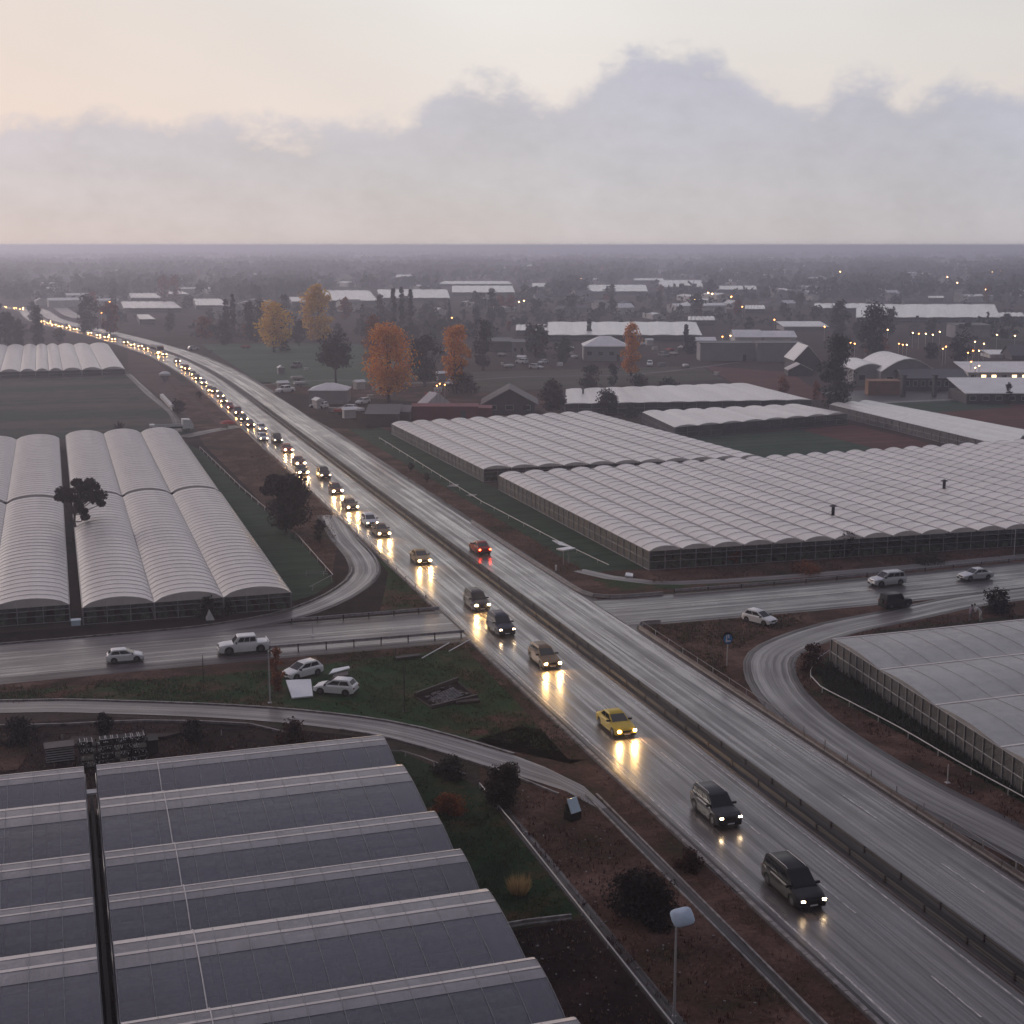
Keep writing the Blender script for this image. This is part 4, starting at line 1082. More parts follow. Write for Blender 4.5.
ptree(735, 563, 541, 15, 'round', 'rust', 'small dark reddish bush at the front of the largest greenhouse, left one', .04, 900, 'bush', 'bush', .11)
ptree(846, 556, 532, 27, 'round', 'black', 'dark round bush at the front of the largest greenhouse, right one', .03, 1800, 'bush', 'bush', .12)
ptree(805, 572, 562, 40, 'low', 'rust', 'low dry reddish bush beside the track below the largest greenhouse', .01, 900, 'bush', 'bush', .1)
ptree(925, 562, 551, 48, 'low', 'green', 'low green bush on the red bank below the largest greenhouse', .01, 1100, 'bush', 'bush', .1)
ptree(997, 613, 589, 32, 'round', 'black', 'dark bush by the slip road near the right edge', .03, 2000, 'bush', 'bush', .12)
ptree(812, 672, 634, 30, 'low', 'redbush', 'rust red bush inside the bend of the slip road at the greenhouse corner', .01, 1700, 'bush', 'bush', .1)
ptree(411, 471, 463, 7, 'tall', 'dark', 'little dark sapling on the bank right of the highway, upper one', .2, 250, 'sapling', 'sapling', .12)
ptree(427, 483, 473, 8, 'round', 'dark', 'little dark sapling on the bank right of the highway, lower one', .3, 250, 'sapling', 'sapling', .12)
ptree(200, 400, 391, 8, 'round', 'dark', 'tiny dark bush beside the queue on the brown bank', .1, 250, 'bush', 'bush', .15)
ptree(120, 434, 413, 26, 'palm', 'black', 'spiky dark palm like bush behind the far tunnels', .05, 1400, 'bush', 'bush', .10)
ptree(178, 413, 400, 17, 'round', 'black', 'dark round bush at the end of the white trailer in the brown field', .05, 700, 'bush', 'bush', .2)
# middle distance
ptree(389, 402, 331, 54, 'tall', 'orange', 'largest orange autumn tree, behind the red shed', .14, 7000, leaf=.34)
ptree(336, 384, 336, 40, 'round', 'dark', 'dark spreading tree above the white tent', .38, 3600, leaf=.34)
ptree(456, 394, 328, 30, 'tall', 'orange', 'narrower orange tree between dark trees, right of the largest orange one', .2, 2800, leaf=.32)
ptree(462, 392, 345, 26, 'open', 'orange', 'low orange crown leaning right of the narrower orange tree', .3, 1800, leaf=.32)
ptree(425, 386, 334, 36, 'round', 'dark', 'dark bulky tree between the two orange trees', .08, 3000, leaf=.34)
ptree(374, 368, 318, 28, 'column', 'rust', 'brownish thin tree peeking over the largest orange tree', .1, 1500, leaf=.36)
ptree(483, 370, 322, 22, 'tall', 'dark', 'tall dark tree right of the orange trees', .1, 2400, leaf=.34)
ptree(463, 394, 368, 38, 'low', 'black', 'spreading dark bush under the tall dark tree', .03, 1400, 'bush', 'bush', .3)
ptree(318, 342, 289, 34, 'tall', 'yellow', 'tall yellow autumn tree in the distance', .08, 3800, leaf=.55)
ptree(274, 352, 307, 38, 'tall', 'yellow', 'yellow autumn tree left of the tall yellow one', .16, 2600, leaf=.5)
ptree(281, 351, 325, 18, 'cone', 'dark', 'dark bush in front of the left yellow tree', .05, 700, leaf=.5)
ptree(299, 346, 322, 14, 'tall', 'dark', 'small dark tree between the two yellow trees', .2, 600, leaf=.5)
ptree(285, 330, 297, 16, 'tall', 'dark', 'dark tree behind the yellow trees', .1, 700, leaf=.5)
ptree(631, 376, 326, 23, 'column', 'orange', 'slim orange tree beside the pale pavilion', .1, 2600, leaf=.36)
for i, (px, t) in enumerate([(394, 289), (402, 288), (411, 291)]):
    ptree(px, 334, t, 7, 'column', 'dark', ['leftmost of the three tall dark poplars', 'middle one of the three tall dark poplars', 'rightmost of the three tall dark poplars'][i], .02, 2200, 'poplar', leaf=.42, group='three tall poplars')
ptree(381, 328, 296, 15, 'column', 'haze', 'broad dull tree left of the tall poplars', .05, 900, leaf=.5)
ptree(553, 413, 378, 27, 'round', 'black', 'dark bushy tree beside the brown gabled house', .08, 2400, leaf=.28)
ptree(607, 414, 390, 25, 'round', 'black', 'round dark bush in front of the flat pale greenhouse, left and larger', .06, 1900, 'bush', 'bush', .24)
ptree(633, 417, 401, 22, 'low', 'green', 'smaller ragged bush in front of the flat pale greenhouse', .03, 900, 'bush', 'bush', .22)
ptree(590, 390, 366, 24, 'round', 'dark', 'dark bush in the olive field behind the flat greenhouse, leftmost', .04, 1200, 'bush', 'bush', .3)
ptree(613, 386, 364, 14, 'round', 'dark', 'dark bush left of the slim orange tree', .04, 700, 'bush', 'bush', .3)
ptree(641, 390, 372, 28, 'low', 'dark', 'low dark bush at the foot of the slim orange tree', .02, 1000, 'bush', 'bush', .3)
ptree(668, 388, 376, 22, 'low', 'dark', 'low dark bush farther right in the olive field', .02, 600, 'bush', 'bush', .3)
ptree(835, 411, 341, 38, 'tall', 'green', 'tall dull green tree at the end of the striped greenhouse', .08, 5600, leaf=.28)
ptree(816, 402, 382, 9, 'tall', 'rust', 'thin reddish shrub left of the tall dull green tree', .1, 400, 'shrub', 'shrub', .25)
ptree(783, 393, 377, 14, 'round', 'rust', 'round reddish bush in the brown field', .04, 600, 'bush', 'bush', .28)
ptree(873, 362, 307, 34, 'tall', 'dark', 'tall dark tree behind the arched barns', .06, 2600, leaf=.45)
ptree(840, 333, 303, 21, 'tall', 'dark', 'dark tree left of the group behind the barns', .05, 1300, leaf=.5)
ptree(889, 335, 310, 16, 'tall', 'dark', 'dark tree right of the group behind the barns', .05, 900, leaf=.5)
ptree(877, 360, 336, 26, 'round', 'rust', 'brownish round tree just behind the arched barns', .05, 1200, leaf=.4)
ptree(931, 360, 343, 18, 'round', 'black', 'left one of two dark round trees by the lit street', .06, 1000, leaf=.35)
ptree(960, 363, 337, 25, 'round', 'black', 'right one of two dark round trees by the lit street', .12, 1400, leaf=.35)
ptree(1008, 404, 384, 9, 'column', 'black', 'small dark cypress in front of the right hand shed', .02, 500, 'cypress', leaf=.25)
ptree(987, 330, 309, 5, 'open', 'haze', 'thin single tree near the right edge in the distance', .2, 260, leaf=.4)
ptree(1007, 322, 314, 9, 'round', 'dark', 'small round distant tree at the right edge', .1, 300, leaf=.5)
for i, (px, pb) in enumerate([(915, 430), (928, 432), (940, 435), (955, 438), (968, 441)]):
    ptree(px + rnd.uniform(-2, 2), pb, pb - rnd.choice([8, 11, 14]), rnd.choice([9, 12, 15]), 'low', 'black', 'dark bush in the hedge line along the long narrow white greenhouse', .02, 500, 'bush', 'bush', .22, group='bushes along the narrow greenhouse')
ptree(39, 347, 309, 15, 'column', 'dark', 'dark pointed tree standing before the glowing bend of the highway', .03, 1500, leaf=.5)
ptree(34, 322, 301, 12, 'round', 'dark', 'dark tree crown inside the glowing bend', .03, 500, leaf=.6)
ptree(88, 333, 298, 23, 'tall', 'dark', 'dark tree right of the bend, above the first lit cars', .04, 1700, leaf=.6)
ptree(110, 334, 302, 21, 'round', 'rust', 'brown autumn tree right of the dark one near the bend', .04, 1400, leaf=.6)
for i, (px, pb, t, w) in enumerate([(-2, 345, 306, 20), (9, 345, 313, 14), (19, 347, 322, 12)]):
    ptree(px, pb, t, w, 'tall', 'dark', ['dark tree at the very left edge above the eight small tunnels', 'dark tree second from the left edge above the eight small tunnels', 'low dark tree third from the left edge above the eight small tunnels'][i], .03, 1300, leaf=.6)
for i, (px, pb, t, w, m_, lb) in enumerate([(227, 335, 300, 7, 'dark', 'thin dark tree behind the small white sheds, leftmost of three'), (234, 335, 296, 6, 'dark', 'thin dark tree behind the small white sheds, middle of three'), (262, 333, 302, 12, 'dark', 'thin dark tree behind the small white sheds, rightmost of three'),
        (250, 340, 303, 14, 'haze', 'grey green tree left of the left yellow tree'), (205, 338, 318, 20, 'rust', 'brownish low tree in front of the far white sheets'), (225, 345, 322, 16, 'haze', 'grey tree by the green field at the highway'),
        (165, 302, 277, 16, 'rust', 'hazy reddish tree beyond the long white sheets, left one'), (176, 302, 276, 14, 'rust', 'hazy reddish tree beyond the long white sheets, right one'), (57, 298, 278, 26, 'haze', 'broad hazy dark tree beyond the bend'),
        (540, 358, 327, 22, 'dark', 'dark tree in front of the white sheets, left of the pavilion'), (530, 352, 326, 14, 'haze', 'hazy tree left of the dark one by the white sheets'), (563, 362, 340, 20, 'haze', 'grey tree just left of the pale pavilion'),
        (589, 338, 320, 4, 'dark', 'small dark cypress standing in the long white sheet'), (686, 342, 326, 5, 'dark', 'small dark cypress at the end of the long white sheet'), (690, 354, 338, 16, 'dark', 'dark bush tree left of the grey warehouse'),
        (492, 322, 290, 14, 'haze', 'hazy tree right of the white sheet field'), (585, 298, 280, 12, 'haze', 'hazy tree standing among the far white sheets')]):
    ptree(px, pb, t, w, rnd.choice(['tall', 'column']) if w < 10 else 'tall', m_, lb, .05, 700, leaf=.6)

# dead thin tree on the grass triangle, dark post
def post(px, pyb, pyt, label, mat='pole', r_=.06, name='post', cat='post', tilt=0):
    x, y = P(px, pyb); h = (pyb - pyt) / scale_at(pyb) / .97
    mb = MB(); mb.tube([(0, 0, 0), (tilt, 0, h)], [r_ * 1.1, r_ * .8], 7); mb.box(-.15, .15, -.15, .15, 0, .06)
    o = mb.obj(name, M[mat], loc=(x, y, 0)); return tag(o, label, cat)
post(270, 703, 651, 'thin pale pole beside the rusty bush and the parked hatchback', 'pole', .06, 'pole', 'pole')
post(204, 693, 655, 'thin faded pole in the grass left of the rusty bush', 'rust', .04, 'pole', 'pole')
post(404.5, 712, 664, 'dark thin post on the grass triangle left of the rectangular pit', 'darkpole', .06)
post(947.5, 783, 764, 'pale post beside the curved pipe fence, nearer the slip road', 'pole', .05)
post(970, 793, 780, 'short brown post beside the curved pipe fence', 'rust', .06)
post(1014, 556, 528, 'post at the right corner of the bank below the largest greenhouse', 'pole', .05)
post(313, 636, 622, 'thin post on the guard rail of the left cross road', 'pole', .03)

# the pale headed lamp in the foreground
def lamp_post(px, pyb, pyt, label, headw=1.05):
    x, y = P(px, pyb); h = (pyb - pyt) / scale_at(pyb) / .965
    r = root('street_lamp', label, 'street lamp', (x, y, 0))
    mb = MB(); mb.tube([(0, 0, 0), (0, 0, h)], [.075, .05], 8); mb.tube([(0, 0, 0), (0, 0, .35)], [.12, .11], 8); mb.tube([(0, 0, h - .1), (.25, -.05, h + .12)], .04, 6); mb.obj('pole', M['pole'], r)
    mb = MB(); a = [(math.copysign(abs(math.cos(t)) ** .5, math.cos(t)) * .54, math.copysign(abs(math.sin(t)) ** .5, math.sin(t)) * .46) for t in [2 * math.pi * k / 14 for k in range(14)]]
    n = len(a); mb.v = [(p[0], p[1], 0) for p in a] + [(p[0] * 1.03, p[1] * 1.03, .08) for p in a] + [(p[0] * .8, p[1] * .8, .2) for p in a] + [(0, 0, .25)]
    for k in range(n):
        k2 = (k + 1) % n; mb.f += [(k, k2, n + k2, n + k), (n + k, n + k2, 2 * n + k2, 2 * n + k), (2 * n + k, 2 * n + k2, 3 * n)]; mb.m += [0, 0, 0]
    mb.f.append(tuple(range(n))[::-1]); mb.m.append(0)
    o = mb.obj('lamp_head', M['lamp_head'], r, sharp=40, loc=(.28, -.05, h + .05)); o.rotation_euler = (R(38), R(-8), R(-5))
    mb = MB(); mb.tube([(0, 0, -.03), (0, 0, 0.005)], .3, 12); mb.obj('lens', M['head_off'], o)
    return r
lamp_post(674, 1022, 915, 'tall street lamp with a pale blue grey head in the dark verge at the bottom')

# blue round sign on the island
def island_sign():
    x, y = P(727, 666); s = scale_at(666); h = 36 / s
    r = root('road_sign', 'blue road sign on a grey post on the reddish island', 'road sign', (x, y, 0)); 
    mb = MB(); mb.tube([(0, 0, 0), (0, 0, h - .1)], .055, 7); mb.obj('post', M['pole'], r)
    face = Matrix.Rotation(-AZ, 3, 'Z')
    def add(nm, pts, d0, d1, mat, par=r):
        mb = MB(); A = [face @ Vector((a, -d0, b)) for a, b in pts]; B = [face @ Vector((a, -d1, b)) for a, b in pts]; n = len(pts); i = 0
        mb.v = [tuple(p) for p in A + B]; mb.f = [tuple(range(n, 2 * n)), tuple(range(n))[::-1]] + [(k, (k + 1) % n, n + (k + 1) % n, n + k) for k in range(n)]; mb.m = [0] * len(mb.f)
        return mb.obj(nm, M[mat], par)
    c = h - .65; add('sign_back', [(math.cos(t) * .46, c + .04 + math.sin(t) * .58) for t in [2 * math.pi * k / 20 for k in range(20)]], .05, .08, 'black')
    add('sign_face', [(math.cos(t) * .40, c - .04 + math.sin(t) * .44) for t in [2 * math.pi * k / 20 for k in range(20)]], .081, .10, 'blue_sign')
    add('symbol', [(-.20, c - .34), (-.08, c - .34), (-.05, c + .3), (-.16, c + .3)], .101, .112, 'board')
    add('symbol', [(-.08, c - .28), (.24, c - .28), (.24, c - .16), (-.08, c - .16)], .101, .112, 'board')
    add('symbol', [(.06, c + .02), (.14, c + .02), (.08, c + .36), (-.02, c + .36)], .101, .112, 'board')
island_sign()

# lying white panel, thin board, white wedge tent, pale box
def slab(label, pts, z0, z1, mat='board', name='panel', cat='panel', lift=0):
    cx = sum(p[0] for p in pts) / len(pts); cy = sum(p[1] for p in pts) / len(pts)
    mb = MB(); n = len(pts); 
    mb.v = [(x - cx, y - cy, z0 + (lift if k >= n / 2 else 0)) for k, (x, y) in enumerate(pts)] + [(x - cx, y - cy, z1 + (lift if k >= n / 2 else 0)) for k, (x, y) in enumerate(pts)]
    mb.f = [tuple(range(n))[::-1], tuple(range(n, 2 * n))] + [(k, (k + 1) % n, n + (k + 1) % n, n + k) for k in range(n)]; mb.m = [0] * len(mb.f)
    return tag(mb.obj(name, M[mat], loc=(cx, cy, 0)), label, cat)
slab('large white panel lying tilted beside the parked hatchbacks', [P(292, 700), P(313, 698), P(311, 684), P(286, 685)], .1, .2, lift=.25)
slab('narrow pale board leaning on a low frame right of the parked hatchbacks', [P(329, 678), P(350, 672), P(349, 670), P(333, 673)], .3, .38)
slab('low dark crate under the narrow pale board', [P(332, 682), P(348, 678), P(348, 674), P(334, 677)], 0, .28, 'rust', 'crate', 'crate')
def wedge(px, py, w, h, label, mat='canvas', name='tent', d=1.2, rz=0):
    x, y = P(px, py); mb = MB(); mb.v = [(-w / 2, -d / 2, 0), (w / 2, -d / 2, 0), (w / 2, d / 2, 0), (-w / 2, d / 2, 0), (0, -d / 2, h), (0, d / 2, h)]
    mb.f = [(0, 1, 4), (1, 2, 5, 4), (2, 3, 5), (3, 0, 4, 5), (3, 2, 1, 0)]; mb.m = [0] * 5
    o = mb.obj(name, M[mat], loc=(x, y, 0.01)); o.rotation_euler = (0, 0, rz); return tag(o, label, 'tent')
wedge(210, 619, .8, .9, 'tiny white wedge tent at the front of the middle near tunnel')
def pbox(px, py, w, d, h, label, mat, name, cat, rz=0, lid=None):
    x, y = P(px, py); r = root(name, label, cat, (x, y, 0), rz)
    mb = MB(); mb.box(-w / 2, w / 2, -d / 2, d / 2, .02, h); mb.box(-w / 2 + .06, w / 2 - .06, -d / 2 + .06, d / 2 - .06, -.02, .06); mb.obj('body', M[mat], r)
    mb = MB(); mb.box(-w / 2 - .04, w / 2 + .04, -d / 2 - .04, d / 2 + .04, h + .003, h + .07); mb.obj('lid', M[lid or mat], r); return r
pbox(76, 625, .9, .8, .5, 'small pale box at the end of the dark alley between the tunnels', 'paleblue', 'box', 'box')
# leaning pale board on a dark cabinet by the service road end
x, y = P(573, 819); r = root('utility_cabinet', 'dark utility cabinet with a pale blue upright panel beside the end of the service road', 'cabinet', (x, y, 0), R(22))
mb = MB(); mb.box(-.44, .44, -.30, .42, 0, .55); mb.box(-.34, .34, .02, .40, .553, 1.05); mb.obj('body', M['black'], r)
mb = MB(); mb.v = [(-.42, -.34, .56), (.42, -.34, .56), (.40, .12, 1.42), (-.40, .12, 1.42), (-.42, -.27, .53), (.42, -.27, .53), (.40, .19, 1.40), (-.40, .19, 1.40)]
mb.f = [(3, 2, 1, 0), (4, 5, 6, 7), (0, 1, 5, 4), (1, 2, 6, 5), (2, 3, 7, 6), (3, 0, 4, 7)]; mb.m = [0] * 6; mb.obj('panel', M['paleblue'], r)

# rectangular dark pit frame on the grass triangle
x0, y0 = P(448, 700); r = root('pit_frame', 'dark rectangular foundation frame with rubble inside on the grass triangle', 'foundation', (x0, y0, 0), R(4))
A = [(p[0] - x0, p[1] - y0) for p in (P(415, 697), P(430, 709), P(478, 699), P(461, 682))]
mb = MB(); mb.prism([A[0], A[1], A[2], A[3]], .012, .05); mb.obj('rubble_bed', M['verge_dark'], r)
for i, (a, b_, h, w) in enumerate([(A[1], A[2], .32, .22), (A[0], A[1], .12, .15), (A[3], A[0], .45, .2), (A[2], A[3], .14, .15)]):
    dx, dy = b_[0] - a[0], b_[1] - a[1]; L = math.hypot(dx, dy); nx, ny = -dy / L * w, dx / L * w; t = .0 if i % 2 == 0 else .06
    a2 = (a[0] + dx * t, a[1] + dy * t); b2 = (b_[0] - dx * t, b_[1] - dy * t)
    mb = MB(); mb.prism([a2, b2, (b2[0] + nx, b2[1] + ny), (a2[0] + nx, a2[1] + ny)], .052, h); mb.obj('frame_wall', M['rust' if i == 2 else 'soilheap'] if i != 0 else M['rust'], r)
rr = random.Random(3); mb = MB()
for k in range(40):
    s, t = rr.uniform(.12, .88), rr.uniform(.12, .88); px_, py_ = bil(A, s, t); q = rr.uniform(.06, .22); mb.box(px_ - q, px_ + q, py_ - q * .6, py_ + q * .6, .05, .05 + q * 1.1, rz=rr.uniform(0, 3))
mb.obj('rubble', M['rust'], r)['kind'] = 'stuff'
mb = MB()
for k in range(9):
    mb.tube([bil(A, .35 + .06 * k, .2) + (.1,), bil(A, .37 + .06 * k, .75) + (.35,)], .02, 4)
mb.obj('rebar', M['pole'], r)
x, y = P(467, 703); mb = MB(); mb.box(-1.0, 1.0, -.3, .3, 0, .22); tag(mb.obj('plank_pile', M['soilheap'], loc=(x, y, .02)), 'low dark pile of planks at the near right corner of the foundation frame', 'planks')
# two white pipes lying from the guard rail
for i, (a, b_, lb) in enumerate([((422, 659), (449, 646), 'thin white pole lying on the grass triangle, left one'), ((449, 652), (471, 642), 'thin white pole lying on the grass triangle, right one at the road corner')]):
    A, B = P(*a), P(*b_); mb = MB(); mb.tube([(0, 0, .08), (B[0] - A[0], B[1] - A[1], .3)], .05, 6); tag(mb.obj('lying_pole', M['white'], loc=(*A, 0)), lb, 'pole')
A, B = P(396, 660), P(420, 657); mb = MB(); mb.prism([(0, -.3), (B[0] - A[0], B[1] - A[1] - .3), (B[0] - A[0], B[1] - A[1] + .3), (0, .3)], 0, .25); tag(mb.obj('log', M['darkpole'], loc=(*A, .015)), 'dark log lying at the edge of the grass triangle below the guard rail', 'log')

# dark rack of crates behind the foreground greenhouse, slatted shed, dark shed
x, y = P(114, 764); r = root('crate_rack', 'black open rack full of small crates with pale rims behind the foreground greenhouse', 'rack', (x, y, 0), R(2))
mb = MB()
for zz in (.1, .62, 1.14, 1.66): mb.box(-2.4, 2.4, -.5, .5, zz, zz + .05)
for xx in (-2.4, -1.2, 0, 1.2, 2.32): mb.box(xx, xx + .08, -.52, -.45, 0, 1.9); mb.box(xx, xx + .08, .45, .52, 0, 1.9)
mb.obj('shelf_frame', M['black'], r)
rr = random.Random(8); cm = MB(); cm.box(-.19, .19, -.4, .4, 0, .34); cb = cm.mesh('crate', M['black']); cm = MB()
for e in ((-.19, .19, -.42, -.40), (-.19, -.15, -.4, .4), (.15, .19, -.4, .4)): cm.box(e[0], e[1], e[2], e[3], .345, .37)
cr_ = cm.mesh('rim', M['pole'])
for zz in (.15, .67, 1.19, 1.71):
    for k in range(10):
        if rr.random() < .18: continue
        o = ob('crate', cb, r, (-2.1 + k * .46 + rr.uniform(-.03, .03), rr.uniform(-.05, .05), zz + .004)); 
        if rr.random() < .85: ob('rim', cr_, o)
gl = MB()
for k in range(150):  # small white specks painted in as glints on the crates
    a, b_, c_ = rr.uniform(-2.3, 2.3) , -.46 + rr.uniform(-.06, .02), rr.choice([.2, .72, 1.24, 1.76]) + rr.uniform(0, .3); q = rr.uniform(.015, .035); gl.box(a - q, a + q, b_ - q, b_ + q, c_, c_ + q * rr.uniform(1, 4))
gl.obj('glint_specks', M['white'], r)['kind'] = 'stuff'
x, y = P(60, 760); r = root('slatted_shed', 'small grey slatted shed in the dark yard left of the crate rack', 'shed', (x, y, 0), R(3))
mb = MB(); mb.box(-.95, .95, -.6, .6, 0, 1.15); mb.obj('body', M['rust'], r)
for k in range(6):
    mb = MB(); mb.box(-.98, .98, -.64, -.605, .12 + k * .18, .20 + k * .18); mb.obj('slat', M['pole'], r)
mb = MB(); mb.box(-1.05, 1.05, -.7, .7, 1.153, 1.22); mb.obj('roof', M['rust'], r)
pbox(151, 752, 1.0, 1.0, 1.0, 'black square bin between the crate rack and the turf in the dark yard', 'black', 'bin', 'bin', .05)
slab('dull mauve tarpaulin spread in the dark yard at the left edge', [P(-30, 775), P(18, 770), P(32, 748), P(-20, 745)], .02, .06, 'verge', 'tarpaulin', 'tarpaulin')
slab('dark concrete platform strip behind the crate rack', [P(68, 748), P(165, 740), P(182, 736), P(72, 740)], .02, .3, 'soilheap', 'platform', 'platform')

# canopy slab on posts beside the big greenhouse track
x, y = P(566, 564); r = root('canopy', 'small pale flat canopy on two posts at the track corner of the largest greenhouse', 'canopy', (x, y, 0), R(20))
mb = MB(); mb.box(-1.0, 1.0, -.6, .6, 1.75, 1.9); mb.obj('roof_slab', M['white'], r)
for s in (-.4, .4):
    mb = MB(); mb.tube([(s, 0, 0), (s, 0, 1.75)], .07, 6); mb.obj('post', M['pole'], r)
slab('white board lying in the green strip above the canopy', [P(552, 541), P(562, 543), P(572, 548), P(560, 546)], .05, .15)
slab('small pale board on the bank beside the two little saplings', [P(447, 487), P(457, 487), P(459, 484.5), P(451, 485)], .02, .1, 'concrete')
slab('pale sheet lying near the big greenhouse far corner', [P(466, 496), P(474, 496.5), P(477, 495), P(470, 494.5)], .02, .1, 'concrete')
slab('small white box lid on the track below the largest greenhouse', [P(625, 577), P(633, 578), P(633, 575), P(626, 574)], .05, .2)
x, y = P(556, 571); mb = MB(); mb.tube([(0, 0, 0), (0, 0, .7)], .12, 8); tag(mb.obj('bollard', M['white'], loc=(x, y, 0)), 'short white bollard at the track corner below the canopy', 'bollard')

# two people bending behind the right hand greenhouse
def person(px, py, label, top, bend, arm, hd, scale=1.0):
    x, y = P(px, py)
    r = root('person', label, 'person', (x, y, .02), hd); r.scale = (scale,) * 3
    V = [(0, 0, .92), (.18 * bend, 0, 1.15), (.42 * bend, 0, 1.36), (.52 * bend, 0, 1.46), (.62 * bend, 0, 1.58), (.64 * bend, 0, 1.70),
         (-.02, .10, .88), (.10, .12, .48), (-.06, .13, .08), (.08, .14, .03), (-.02, -.10, .88), (-.08, -.12, .48), (-.28, -.13, .08), (-.14, -.14, .03),
         (.44 * bend, .19, 1.36), (.5 * bend + arm * .3, .23, 1.10), (.55 * bend + arm * .55, .2, .95), (.44 * bend, -.19, 1.36), (.5 * bend + arm * .25, -.24, 1.10), (.55 * bend + arm * .5, -.2, .92)]
    E_ = [(0, 1), (1, 2), (2, 3), (3, 4), (4, 5), (0, 6), (6, 7), (7, 8), (8, 9), (0, 10), (10, 11), (11, 12), (12, 13), (2, 14), (14, 15), (15, 16), (2, 17), (17, 18), (18, 19)]
    rad = [.15, .14, .15, .06, .10, .08, .10, .07, .05, .04, .10, .07, .05, .04, .07, .05, .04, .07, .05, .04]
    me = bpy.data.meshes.new('body'); me.from_pydata(V, E_, []); o = ob('body', me, r)
    o.modifiers.new('skin', 'SKIN'); o.modifiers.new('sub', 'SUBSURF').levels = 1
    o.modifiers['sub'].render_levels = 2
    for i, sv in enumerate(me.skin_vertices[0].data): sv.radius = (rad[i], rad[i]); sv.use_root = i == 0
    me.materials.append(M[top])
    # hair cap and trousers
    mb = MB(); mb.tube([(.60 * bend, 0, 1.62), (.63 * bend, 0, 1.74), (.63 * bend, 0, 1.80)], [.11, .10, .03], 8); mb.obj('hair', M['black'], r, smooth=True)
    for s, a, b_, c in ((1, V[6], V[7], V[8]), (-1, V[10], V[11], V[12])):
        mb = MB(); mb.tube([a, b_, c], [.115, .085, .068], 8); mb.obj('trouser_leg', M['walldark'] if top == 'shirt2' else M['wallpale'], r, smooth=True)
    return r
person(970, 622, 'person in a dull mauve jacket standing behind the right hand greenhouse, left one', 'shirt2', .25, .4, .2, 1.0)
person(980, 621, 'person in a white shirt leaning over behind the right hand greenhouse, right one', 'shirt', 1.0, .2, math.pi - .3, 1.0)

